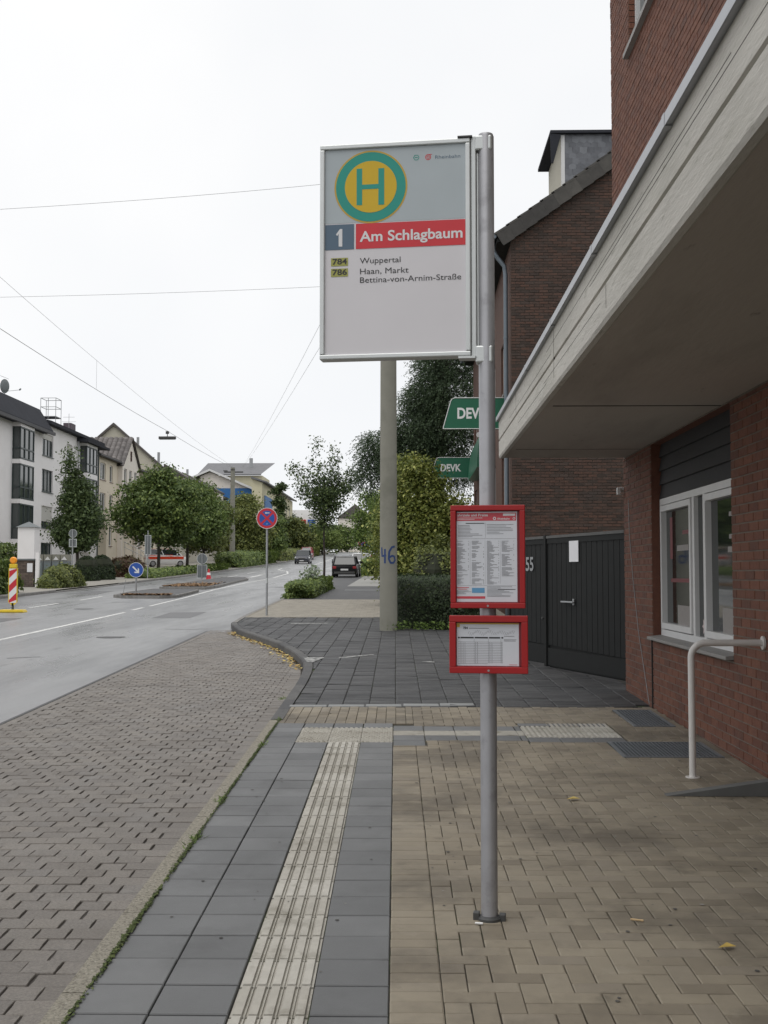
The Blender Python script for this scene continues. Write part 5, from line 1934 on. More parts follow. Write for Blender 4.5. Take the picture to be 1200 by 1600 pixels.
MB().box(XL - 2.6, XL - 1.9, 101.5, 102.9, 13.8, 15.2).build('chimney', mat('chimney_slate', (.09, .07, .085), .7, .1), wh)
cage = MB()
cx_, cy_, cz_ = XL - .2, 89.6, 14.15
for zz in (0, .75, 1.45):
    for (a_, b_) in (((-.6, 0), (.6, 0)), ((.6, 0), (.6, 1.4)), ((.6, 1.4), (-.6, 1.4)), ((-.6, 1.4), (-.6, 0))):
        cage.tube([(cx_ + a_[0], cy_ + a_[1], cz_ + zz), (cx_ + b_[0], cy_ + b_[1], cz_ + zz)], .025, 5)
for (a_, b_) in ((-.6, 0), (.6, 0), (.6, 1.4), (-.6, 1.4), (0, 0)):
    cage.tube([(cx_ + a_, cy_ + b_, cz_ - .5), (cx_ + a_, cy_ + b_, cz_ + 1.45)], .025, 5)
cage.box(cx_ - .6, cx_ + .6, cy_, cy_ + 1.4, cz_ - .05, cz_)
cage.build('roof_cage', m_galv, wh)
MB().tube([(XL - 1.2, 98.5, 14), (XL - 1.2, 98.5, 15.6)], .02, 5).tube([(XL - 1.7, 98.5, 15.3), (XL - .7, 98.5, 15.3)], .015, 5).tube([(XL - 1.8, 98.5, 14.9), (XL - .6, 98.5, 14.9)], .012, 5).build('antenna', m_galv, wh)
dish = MB()
n = 20
rings = []
for q, dd in ((0, .12), (.25, .09), (.45, 0)):
    rings.append([(XL - .7 + dd * .6 + q * math.cos(2 * math.pi * k / n) * .62, 81.2 - dd * .5 + q * math.cos(2 * math.pi * k / n) * .4, 15.15 + q * 1.15 * math.sin(2 * math.pi * k / n)) for k in range(n)])
dish.add([p for r_ in rings for p in r_], [(i * n + k, i * n + (k + 1) % n, (i + 1) * n + (k + 1) % n, (i + 1) * n + k) for i in range(2) for k in range(n)])
dish.tube([(XL - .7, 81.2, 14.2), (XL - .7, 81.2, 15.1)], .03, 6).tube([(XL - .6, 81.3, 14.8), (XL + .1, 82.0, 15.0)], .015, 5).tube([(XL + .1, 82.0, 15.0), (XL + .15, 82.1, 15.1)], .06, 6)
dish.tube([(XL - .7, 80.2, 15.75), (XL - .7, 82.0, 15.8)], .012, 5)
dish.build('satellite_dish', m_sback, wh)
attach(wh)

# beige house with a gabled centre
XB = -28.5
bh = thing('beige_house', 'beige rendered house with a pale gabled centre and tiled roof', 'house', (XB, 112, gz(112)))
hol = []
for (a_, b_) in ((105.4, 107.4), (108.85, 110.0)):
    for (c_, d_) in ((10.5, 12.1), (7.7, 9.3)):
        hol.append((a_, b_, c_, d_))
hol.append((108.8, 109.9, 4.4, 6.3))
for (a_, b_) in ((120.6, 122.2), (124.4, 125.8)):
    for (c_, d_) in ((10.3, 11.8), (7.5, 9.1), (4.6, 6.3)):
        hol.append((a_, b_, c_, d_))
ent = (104.5, 107.9, 1.5, 6.25)
mb = MB()
wall_holes(mb, mpL(XB), 103.9, 129.4, 1.2, 12.75, hol + [ent], .22)
mb.add([(XB, 129.4, 1.2), (XB - 9, 129.4, 1.2), (XB - 9, 129.4, 12.75), (XB, 129.4, 12.75)], [(0, 1, 2, 3)])
mb.build('wall', m_render_b, bh)
m_wframe_brown = mat('reddish_window_trim', (.12, .06, .05), .6, .1)
for h in hol:
    w_ = window(mpL(XB), *h, .16, bh, m_frame_w, m_glass_far, .09, 1 if h[1] - h[0] > 1.5 else 0, None, m_wframe_brown, .06)
MB().box(XB - .9, XB - .85, 104.5, 107.9, 1.5, 6.25).build('entrance_recess', m_render_p, bh)
XR = XB + .45
hr = []
for (a_, b_) in ((112.6, 113.7), (114.7, 115.8), (116.8, 117.9)):
    hr += [(a_, b_, 10.5, 12.15), (a_, b_, 7.7, 9.4)]
porch = (112.2, 118.2, 2.4, 6.1)
mb = MB()
wall_holes(mb, mpL(XR), 111.9, 118.7, 1.2, 12.55, hr + [porch], .25)
mb.add([(XR, 111.9, 12.55), (XR, 118.7, 12.55), (XR, 115.3, 15.35)], [(0, 1, 2)])
mb.add([(XR, 111.9, 1.2), (XB, 111.9, 1.2), (XB, 111.9, 12.55), (XR, 111.9, 12.55)], [(0, 1, 2, 3)])
mb.build('gabled_front', m_render_p, bh)
for h in hr:
    window(mpL(XR), *h, .16, bh, m_frame_w, m_glass_far, .08, 0, None, m_wframe_brown, .05)
window(mpL(XR), 115.05, 115.55, 13.1, 14.1, -.01, bh, m_wframe_brown, m_glass_far, .05, 0)
MB().box(XR - 1.3, XR - 1.25, 112.2, 118.2, 2.4, 6.1).build('porch_back', m_render_b, bh)
MB().box(XR - 1.24, XR - 1.2, 112.6, 113.9, 2.5, 5.9).build('porch_door', m_frame_dk, bh)
m_stair = mat('stair_concrete', (.3, .29, .27), .85, .1)
for k in range(6):
    MB().box(XR + .02, XR + .5 + .32 * (5 - k), 112.5, 116, gz(114) - .3 + k * .17, gz(114) - .13 + k * .17).build('step', m_stair, bh)
rl = MB()
rl.tube([(XR + .1, 112.4, 4.9), (XR + 2.6, 112.4, 3.7), (XR + 5, 112.4, 3.5)], .035, 6).tube([(XR + .1, 112.4, 4.4), (XR + 2.6, 112.4, 3.2)], .025, 6)
for k in range(4):
    rl.tube([(XR + .2 + k * .8, 112.4, 2.2), (XR + .2 + k * .8, 112.4, 4.85 - k * .38)], .025, 6)
rl.build('stair_rail', m_galv, bh)
MB().prism([(XB + .4, 12.55), (XB + .4, 12.8), (XB - 5, 14.8), (XB - 9.5, 12.6)], 'y', 103.8, 129.7).build('roof', m_brownroof, bh)
gr = MB()
gr.add([(XR + .25, 111.4, 12.25), (XR + .25, 115.3, 15.5), (XB - 9, 115.3, 15.5), (XB - 9, 111.4, 12.25)], [(0, 1, 2, 3)])
gr.add([(XR + .25, 119.2, 12.25), (XR + .25, 115.3, 15.5), (XB - 9, 115.3, 15.5), (XB - 9, 119.2, 12.25)], [(3, 2, 1, 0)])
gro = gr.build('gable_roof', m_brownroof, bh)
# courses of tiles on the slope that faces us
for i in range(12):
    f0 = i / 12
    yy, zz = 111.4 + 3.9 * f0, 12.25 + 3.25 * f0
    for j in range(18):
        x0_ = XR + .2 - j * .5
        M = Matrix.Translation((x0_, yy, zz + .04)) @ Matrix.Rotation(math.atan2(3.25, 3.9), 4, 'X')
        MB().prism([(-.44, 0), (-.33, .09), (-.14, .09), (0, 0)], 'y', 0, .4, 0, rng.random(), M).build('roof_tile', mat('gable_tile', (.11, .1, .1), .7, .2, 2., ramp=[(0, (.08, .072, .07)), (1, (.16, .145, .14))]) if 'gable_tile' not in MATS else MATS['gable_tile'], gro)
MB().tube([(XB + .15, 103.9, 12.6), (XB + .15, 103.9, 1.5)], .07, 8).build('downpipe', m_wframe_brown, bh)
MB().tube([(XB + .45, 103.8, 12.6), (XB + .45, 111.6, 12.6)], .09, 8).tube([(XB + .45, 119.2, 12.6), (XB + .45, 129.6, 12.6)], .09, 8).build('gutter', m_gutter, bh)
attach(bh)

# grey-beige block with a bare gable wall
gbk = thing('grey_block', 'tall grey-beige apartment block with a bare gable wall', 'building', (-28.6, 138, gz(138)))
X0, X1, YA, YB_ = -28.6, -42.8, 138, 178
mb = MB()
mb.add([(X0, YA, 1), (X1, YA, 1), (X1, YA, 13.5), (-35.7, YA, 19.7), (X0, YA, 13.5)], [(0, 1, 2, 3, 4)])
hol = [(u, u + 1.8, z, z + 1.6) for u in (144, 149, 158, 163, 170) for z in (5., 8., 11.)]
wall_holes(mb, mpL(X0), YA, YB_, 1, 13.5, hol, .2)
mb.add([(X0, YB_, 1), (X1, YB_, 1), (X1, YB_, 13.5), (-35.7, YB_, 16.1), (X0, YB_, 13.5)], [(4, 3, 2, 1, 0)])
mb.build('wall', m_render_g, gbk)
for h in hol:
    window(mpL(X0), *h, .15, gbk, m_frame_w, m_glass_far, .1, 1, None, m_sillstone)
for (a_, b_) in ((140.5, 147.5), (152, 159), (164, 171)):
    MB().box(X0, X0 + .9, a_, b_, 12.3, 13.6).box(X0, X0 + .9, a_, b_, 9.2, 10.0).build('bay_front', m_render_p, gbk)
    MB().box(X0, X0 + .8, a_ + .2, b_ - .2, 10.0, 12.3).build('bay_glazing', m_glass_far, gbk)
    MB().prism([(X0 + 1.1, 13.6), (X0 + 1.1, 13.8), (X0 - 1.5, 15.3), (X0 - 1.5, 13.6)], 'y', a_ - .2, b_ + .2).build('bay_roof', m_brownroof, gbk)
MB().prism([(X0 + .6, 13.3), (X0 + .6, 13.55), (-35.7, 16.2), (X1 - .6, 13.55), (X1 - .6, 13.3)], 'y', YA + .3, YB_ + .3).build('roof', m_brownroof, gbk)
MB().prism([(X0 + .35, 13.15), (X0 + .35, 13.5), (-35.7, 20.05), (X1 - .35, 13.5), (X1 - .35, 13.15), (-35.7, 19.7)], 'y', YA - .3, YA + .35).build('gable_coping', m_brownroof, gbk)
for (yy, xx) in ((141, -33.5), (146, -32.0), (160, -31)):
    MB().box(xx - .14, xx + .14, yy, yy + .3, 15.0, 20.3 - abs(xx + 35.7) * .9 + .35).build('vent_pipe', m_galv, gbk)
attach(gbk)

# blue, cream and white houses further up
bb = thing('blue_house', 'blue-clad house with cream upper storey and grey monopitch roof', 'house', (-24, 190, gz(190)))
MB().box(-34.5, -24.3, 190, 200, 2, 18.1).build('wall', m_cream, bb)
MB().add([(-35.0, 189.4, 18.3), (-24.4, 189.4, 18.3), (-23.4, 200.5, 21.2), (-35.2, 200.5, 21.2), (-35.0, 189.4, 18.1), (-24.4, 189.4, 18.1)], [(0, 1, 2, 3), (4, 5, 1, 0)]).build('roof', m_greyroof, bb)
MB().tube([(-27, 196, 19.8), (-27, 196, 21.6)], .3, 10).build('roof_vent', m_galv, bb)
g = MB()
g.add([(-33.2, 182, 2), (-24.8, 182, 2), (-24.8, 182, 15.2), (-31.6, 182, 18.0), (-33.2, 182, 17.3)], [(0, 1, 2, 3, 4)])
g.build('front_gable', m_render_p, bb)
g = MB().box(-33.2, -24.8, 181.9, 181.98, 2, 16.3 - .9)
g.build('blue_cladding', m_blue, bb)
g = MB().add([(-34.8, 181.4, 17.0), (-31.6, 181.4, 18.4), (-31.6, 190, 18.4), (-34.8, 190, 17.0)], [(0, 1, 2, 3)]).add([(-24.2, 181.4, 15.2), (-31.6, 181.4, 18.4), (-31.6, 190, 18.4), (-24.2, 190, 15.2)], [(3, 2, 1, 0)])
g.build('gable_roof', m_greyroof, bb)
MB().prism([(-24.2, 14.9), (-24.2, 15.25), (-31.6, 18.45), (-34.8, 17.05), (-34.8, 16.75), (-31.6, 18.1)], 'y', 181.3, 181.45).build('verge_board', m_frame_w, bb)
for (a_, c_) in ((-32.6, 12.4), (-30.2, 12.4), (-27.6, 12.4), (-32.6, 9), (-30.2, 9), (-27.6, 9)):
    MB().box(a_, a_ + 1.3, 181.84, 181.9, c_, c_ + 1.6).build('window', m_glass_far, bb)
attach(bb)
wb = thing('balcony_house', 'pale house with blue lower panels and grey balconies far up the road', 'house', (-22.5, 190, gz(190)))
XH = -22.5
mb = MB()
hol = [(u, u + 2.0, z, z + 1.7) for u in (180, 185, 196, 203, 210, 216) for z in (6, 9.2, 12.4)]
wall_holes(mb, mpL(XH), 176, 222, 2, 15.8, hol, .2)
mb.add([(XH, 176, 2), (XH - 1.6, 176, 2), (XH - 1.6, 176, 16.4), (XH, 176, 15.8)], [(0, 1, 2, 3)])
mb.build('wall', m_cream, wb)
for h in hol:
    window(mpL(XH), *h, .15, wb, m_frame_w, m_glass_far, .1, 1)
for (u0_, u1_) in ((178.5, 188), (206, 221)):
    MB().box(XH - .01, XH + .12, u0_, u1_, 4.5, 14.0 if u0_ < 200 else 10.8).build('blue_panel', m_blue, wb)
    for k in range(4):
        uu = u0_ + .6 + k * (u1_ - u0_ - 1) / 4
        for zz in (5.5, 8.7):
            MB().box(XH + .12, XH + .15, uu, uu + 1.4, zz, zz + 1.9).build('blue_window', m_bluewin, wb)
MB().prism([(XH + .8, 15.75), (XH + .8, 15.95), (XH - 1.7, 16.75), (XH - 1.7, 16.45)], 'y', 175.5, 222.5).build('roof', m_greyroof, wb)
for zz in (8.6, 11.4):
    b = MB().box(XH, XH + 1.5, 207, 221, zz, zz + .2).build('balcony', m_render_p, wb)
    rr_ = MB().box(XH + 1.42, XH + 1.48, 207, 221, zz + 1.1, zz + 1.2)
    for k in range(15):
        rr_.box(XH + 1.43, XH + 1.47, 207 + k, 207.06 + k, zz + .2, zz + 1.1)
    rr_.box(XH + 1.435, XH + 1.465, 207, 221, zz + .35, zz + .95)
    rr_.build('railing', m_sback, b)
attach(wb)

# white shop with posters beyond, a pale house on the right bend
sh = thing('white_shop', 'white building with poster boards in the far distance', 'building', (-19.5, 235, gz(235)))
MB().box(-32, -19.5, 228, 260, 3, 14.5).build('wall', m_render_w, sh)
for (y0_, z0_, m_) in ((0, 9.5, m_swhite), (1, 9.5, m_sred), (2, 9.5, m_sblue)):
    MB().box(-21.9 + y0_ * 1.9 - 2.0, -21.9 + y0_ * 1.9 - .4, 227.9, 227.98, 9.6, 12.6).build('poster', m_, sh)
for k in range(5):
    MB().box(-19.5, -19.4, 230 + k * 5, 233 + k * 5, 5.5, 8.5).build('shop_window', m_glass_far, sh)
attach(sh)
for (lab, x, y, w_, d_, h_, m_) in (('distant pale house at the end of the street on the left', -14, 300, 9, 12, 9, m_render_p), ('distant white house at the end of the street on the right', 4, 285, 9, 12, 8.5, m_render_w), ('distant grey house between the far trees', -5, 330, 8, 10, 8, m_render_g)):
    t = thing('distant_house', lab, 'house', (x, y, gz(y)), 0, 'houses at the end of the street')
    MB().box(-w_ / 2, w_ / 2, 0, d_, -1, h_).build('wall', m_, t)
    MB().prism([(-w_ / 2 - .4, h_ - .1), (w_ / 2 + .4, h_ - .1), (0, h_ + 3.6)], 'y', -.4, d_ + .4).build('roof', m_brownroof, t)
    for i in range(3):
        for j in range(2):
            MB().box(-w_ / 2 + 1 + i * 2.6, -w_ / 2 + 2.4 + i * 2.6, -.06, -.01, 1.4 + j * 3, 3 + j * 3).build('window', m_glass_far, t)

# ------------------------------------------------------------------ garden wall, pillar, bins
t = thing('gate_pillar', 'tall white rendered gate pillar with a pyramid cap', 'pillar', (-20.6, 62, gz(62)))
MB().box(-.45, .45, -.45, .45, -.1, 3.1).build('shaft', m_render_w, t)
MB().add([(-.55, -.55, 3.1), (.55, -.55, 3.1), (.55, .55, 3.1), (-.55, .55, 3.1), (0, 0, 3.42)], [(0, 1, 4), (1, 2, 4), (2, 3, 4), (3, 0, 4), (3, 2, 1, 0)]).build('cap', m_sback, t)
t = thing('garden_wall', 'low brown brick garden wall with a white notice', 'wall', (-19.7, 58.6, gz(58.6)))
m_gwall = mat('brown_garden_brick', (.11, .085, .07), .85, .25, 4., ramp=[(0, (.085, .065, .055)), (1, (.15, .115, .095))])
MB().box(-.9, .55, -.12, .12, -.1, 1.35).build('wall_core', m_mortar2, t)
mats_ = []
for (p, q_, z, zb) in bricks_for(-.9, .55, .0, 1.35, [], .3, .1):
    mats_.append(Matrix.Translation(((p + q_) / 2, -.13, (z + zb) / 2)) @ Matrix(((1, 0, 0, 0), (0, 0, -1, 0), (0, 1, 0, 0), (0, 0, 0, 1))) @ Matrix.Diagonal((q_ - p - .015, zb - z - .015, .04, 1)))
lay(mats_, UB_, 'brick', 'bricks', m_gwall, t)
MB().box(-.95, .6, -.2, .2, 1.35, 1.43).build('coping', m_sback, t)
MB().box(.22, .5, -.16, -.152, .75, 1.2).build('notice', m_white, t)
MB().box(.62, .8, -.1, .1, -.1, 1.75).build('end_post', m_render_w, t)
for k in range(4):
    t = thing('bin_cabinet', ['grey concrete bin cabinet, leftmost of the row of four', 'grey concrete bin cabinet, second from the white pillar', 'grey concrete bin cabinet, third from the white pillar', 'grey concrete bin cabinet, rightmost of the row of four'][k], 'bin cabinet', (-21.2 + k * .48, 66, gz(66)), 0, 'bin cabinets behind the shrubs')
    MB().box(-.22, .22, -.35, .35, -.1, 1.25).build('cabinet', m_sback, t)
    MB().prism([(-.22, 1.25), (.22, 1.25), (.22, 1.62), (-.22, 1.62)], 'y', -.3, .35).build('lid', m_mast, t)
    MB().box(-.18, .18, -.37, -.355, .05, 1.15).build('door', mat('bin_door', (.16, .19, .2), .6, .1) if 'bin_door' not in MATS else MATS['bin_door'], t)
    MB().prism([(-.16, 1.3), (.16, 1.3), (0, 1.5)], 'y', -.33, -.305).build('vent', m_frame_w, t)

# ------------------------------------------------------------------ traffic island
def island(label, pts, top, mfill, y0):
    t = thing('traffic_island', label, 'traffic island', (0, 0, 0))
    n = len(pts)
    mb = MB()
    cx = sum(p[0] for p in pts) / n
    cy = sum(p[1] for p in pts) / n
    inn = [(p[0] + (cx - p[0]) * .07, p[1] + (cy - p[1]) * .03) for p in pts]
    z = lambda p, o: (p[0], p[1], gz(p[1]) + ROAD + o)
    for i in range(n):
        j = (i + 1) % n
        k_ = MB()
        k_.add([z(pts[i], -.05), z(pts[j], -.05), z(pts[j], top), z(pts[i], top), z(inn[j], top), z(inn[i], top)], [(0, 1, 2, 3), (3, 2, 4, 5)], 0, rng.random())
        k_.build('kerb_stone', m_kerb_grey, t)
    mb.add([z(p, top - .008) for p in inn], [tuple(range(n))])
    mb.build('surface', mfill, t)
    return t


island('near traffic island carrying the blue arrow sign', [(-12.4, 48.2), (-11.6, 47.2), (-10.2, 47.0), (-9.65, 47.8), (-9.75, 51), (-9.95, 54.5), (-10.6, 56), (-12.5, 56), (-12.7, 52)], .12, m_asph2, 0)
island('long far traffic island covered in dead leaves', [(-12.7, 58.5), (-10.3, 58.2), (-10.1, 61), (-10.4, 68), (-10.6, 76), (-11.2, 79), (-12.9, 79.5), (-13.0, 68)], .13, m_asph2, 0)
V, rn = [], []
for k in range(1500):
    if rng.random() < .35:
        x, y, o = rng.uniform(-11.9, -9.9), 47.4 + abs(rng.gauss(0, .4)), .135
    else:
        x, y, o = rng.uniform(-12.7, -10.4), 59 + abs(rng.gauss(0, 2.5)), .14
    s = rng.uniform(.03, .09)
    a1 = rng.uniform(0, 6.28)
    V.append([(x + s * math.cos(a1 + q * 1.57), y + s * math.sin(a1 + q * 1.57), gz(y) + ROAD + o + rng.uniform(-.01, .06)) for q in range(4)])
    rn.append(rng.random())
tag(quads('dead_leaves', np.array(V), rn, mat('dead_leaf', (.2, .11, .05), .9, .2, 3., ramp=[(0, (.12, .07, .035)), (1, (.3, .18, .09))])), 'brown dead leaves on the traffic islands', 'leaves', kind='stuff')

# ------------------------------------------------------------------ traffic signs
def sign_pole(t, h, r=.03):
    MB().tube([(0, 0, -.1), (0, 0, h)], r, 10).build('pole', m_galv, t, smooth=True)


def disc_plate(t, zc, r, y=-.045, back=m_sback):
    return MB().tube([(0, y, zc), (0, y + .008, zc)], r, 40).build('plate', back, t)


def no_stopping(label, x, y, zc, r, off=0., arrow=True):
    t = thing('no_stopping_sign', label, 'traffic sign', (x, y, gz(y) + off), 0, 'round no-stopping signs')
    zc -= gz(y) + off
    sign_pole(t, zc + r * .8)
    disc_plate(t, zc, r)
    MB().disc(0, zc, r * .95, r * .995, -.0465).build('white_edge', m_swhite, t)
    MB().disc(0, zc, 0, r * .95, -.0468).build('red_disc', m_sred, t)
    b = MB()
    ri = r * .72
    hw = r * .1
    for q in range(4):                         # four blue sectors left by the red cross
        c0 = q * math.pi / 2
        a0 = math.asin(hw / ri)
        arcp = [(ri * math.cos(a), ri * math.sin(a)) for a in np.linspace(c0 - math.pi / 4 + a0, c0 + math.pi / 4 - a0, 12)]
        apex = (hw * math.sqrt(2) * math.cos(c0), hw * math.sqrt(2) * math.sin(c0))
        b.add([(apex[0], -.0475, zc + apex[1])] + [(p[0], -.0475, zc + p[1]) for p in arcp], [tuple(range(13))])
    b.build('blue_sectors', m_sblue, t)
    if arrow:
        k = r * .3
        MB().add([(-k * .7, -.048, zc + r * .5), (-k * .2, -.048, zc + r * .6), (-k * .2, -.048, zc + r * .535), (k * .8, -.048, zc + r * .535), (k * .8, -.048, zc + r * .465), (-k * .2, -.048, zc + r * .465), (-k * .2, -.048, zc + r * .4)], [(0, 1, 2, 3, 4, 5, 6)]).build('white_arrow', m_swhite, t)
        MB().add([(-k * .3, -.048, zc - r * .58), (k * .3, -.048, zc - r * .58), (k * .36, -.048, zc - r * .48), (-k * .24, -.048, zc - r * .48)], [(0, 1, 2, 3)]).build('sticker', m_paleblue, t)
    MB().tube([(0, 0, .9), (0, 0, 1.05)], .034, 10).build('sticker_band', m_alu, t)
    return t


no_stopping('no-stopping sign with white arrow on the near pavement corner', -3.95, 32.0, 3.25, .295)
no_stopping('small no-stopping sign far up the right pavement', -4.1, 100, 4.45, .3, 0, False)
t = thing('bus_lane_sign', 'small round blue sign beside the far no-stopping sign', 'traffic sign', (-3.85, 106, gz(106)))
sign_pole(t, 2.6)
disc_plate(t, 2.45, .26)
MB().disc(0, 2.45, 0, .25, -.047).build('blue_disc', m_sblue, t)
MB().add([(-.03, -.048, 2.3), (.03, -.048, 2.3), (.03, -.048, 2.48), (.1, -.048, 2.48), (0, -.048, 2.62), (-.1, -.048, 2.48), (-.03, -.048, 2.48)], [tuple(range(7))]).build('white_arrow', m_swhite, t)
t = thing('keep_right_sign', 'round blue sign with white diagonal arrow on the near island', 'traffic sign', (-11.4, 48.0, gz(48) + ROAD + .11))
sign_pole(t, 1.3, .035)
zc = 1.05
disc_plate(t, zc, .315)
MB().disc(0, zc, .295, .313, -.0465).build('white_edge', m_swhite, t)
MB().disc(0, zc, 0, .296, -.0468).build('blue_disc', m_sblue, t)
M = Matrix.Translation((0, -.048, zc)) @ Matrix.Rotation(R(45), 4, 'Y')
MB().add([M @ Vector(p) for p in ((-.2, 0, .03), (.07, 0, .03), (-.01, 0, .12), (.06, 0, .12), (.19, 0, 0), (.06, 0, -.12), (-.01, 0, -.12), (.07, 0, -.03), (-.2, 0, -.03))], [tuple(range(9))]).build('white_arrow', m_swhite, t)


def back_sign(label, x, y, zc, r, rect_=None, off=0., tall=0.):
    t = thing('reversed_sign', label, 'traffic sign', (x, y, gz(y) + off), 0, 'signs seen from behind')
    zc -= gz(y) + off
    sign_pole(t, zc + r + tall, .035)
    if r:
        MB().tube([(0, .04, zc), (0, .05, zc)], r, 32).build('plate', m_sback, t)
        MB().disc(0, zc, r * .93, r, .038).build('rim', m_alu, t)
    if rect_:
        w, z0, z1 = rect_
        z0 -= gz(y) + off
        z1 -= gz(y) + off
        MB().box(-w / 2, w / 2, .04, .05, z0, z1).build('panel', m_sback, t)
        MB().box(-w / 2, w / 2, .035, .039, z0, z0 + .03).box(-w / 2, w / 2, .035, .039, z1 - .03, z1).box(-w / 2, -w / 2 + .03, .034, .039, z0, z1).box(w / 2 - .03, w / 2, .034, .039, z0, z1).build('panel_rim', m_alu, t)
    return t


back_sign('round and square grey sign backs before the slender dark tree', -18.5, 63, 3.95, .23, (.42, 3.2, 3.65))
back_sign('grey sign backs beside the red cone on the far island', -13.9, 77.2, 2.75, .36, (.68, 1.45, 2.35), ROAD + .1)
back_sign('tall grey pole with square sign backs before the maples', -17.3, 76, 3.0, 0, (.42, 3.0, 4.3), 0, 1.6)
# cone
t = thing('traffic_cone', 'small red traffic cone at the foot of the grey sign backs', 'cone', (-13.3, 76.4, gz(76.4) + ROAD))
MB().tube([(0, 0, .03), (0, 0, .75)], [.19, .04], 16).build('cone', m_sred, t, smooth=True)
MB().box(-.24, .24, -.24, .24, 0, .035).build('foot', m_dkmetal, t)
MB().tube([(0, 0, .34), (0, 0, .5)], [.135, .105], 16).build('white_band', m_swhite, t, smooth=True)
# construction beacon
t = thing('warning_beacon', 'red and white striped warning beacon with amber lamp on the left', 'beacon', (-12.5, 36.2, gz(36.2) + ROAD))
MB().prism([(-.42, 0), (.42, 0), (.36, .09), (-.36, .09)], 'y', -.2, .2).build('foot', m_byel, t, bevel=.02)
MB().box(-.03, .03, -.03, .03, .09, .3).build('stem', m_dkmetal, t)
MB().prism([(-.14, .32), (0, .2), (.14, .32), (.14, 1.4), (-.14, 1.4)], 'y', -.03, .03).build('blade', m_byel, t)
MB().add([(-.118, -.032, .3), (.118, -.032, .3), (.118, -.032, 1.38), (-.118, -.032, 1.38)], [(0, 1, 2, 3)]).build('white_face', m_swhite, t)
for z0 in (.16, .62, 1.08):
    pts = [(-.118, z0), (.118, z0 + .235), (.118, z0 + .465), (-.118, z0 + .23)]
    pts = [(x, min(1.38, max(.3, z))) for x, z in pts]
    MB().add([(x, -.0335, z) for x, z in pts], [(0, 1, 2, 3)]).build('red_stripe', m_sred, t)
MB().box(-.12, .12, -.05, .05, 1.4, 1.53).build('lamp_base', m_byel, t, bevel=.02)
MB().tube([(0, -.06, 1.64), (0, -.03, 1.64), (0, .03, 1.64), (0, .06, 1.64)], [.08, .11, .11, .08], 20).build('lamp_lens', m_beacon, t, smooth=True)
# thin leftover reed sticks on the island
t = thing('marker_stick', 'thin leaning stick on the near traffic island', 'stick', (-12.1, 48.6, gz(48.6) + ROAD + .11))
MB().tube([(0, 0, 0), (.12, 0, .62)], .012, 6).build('stick', m_galv, t)

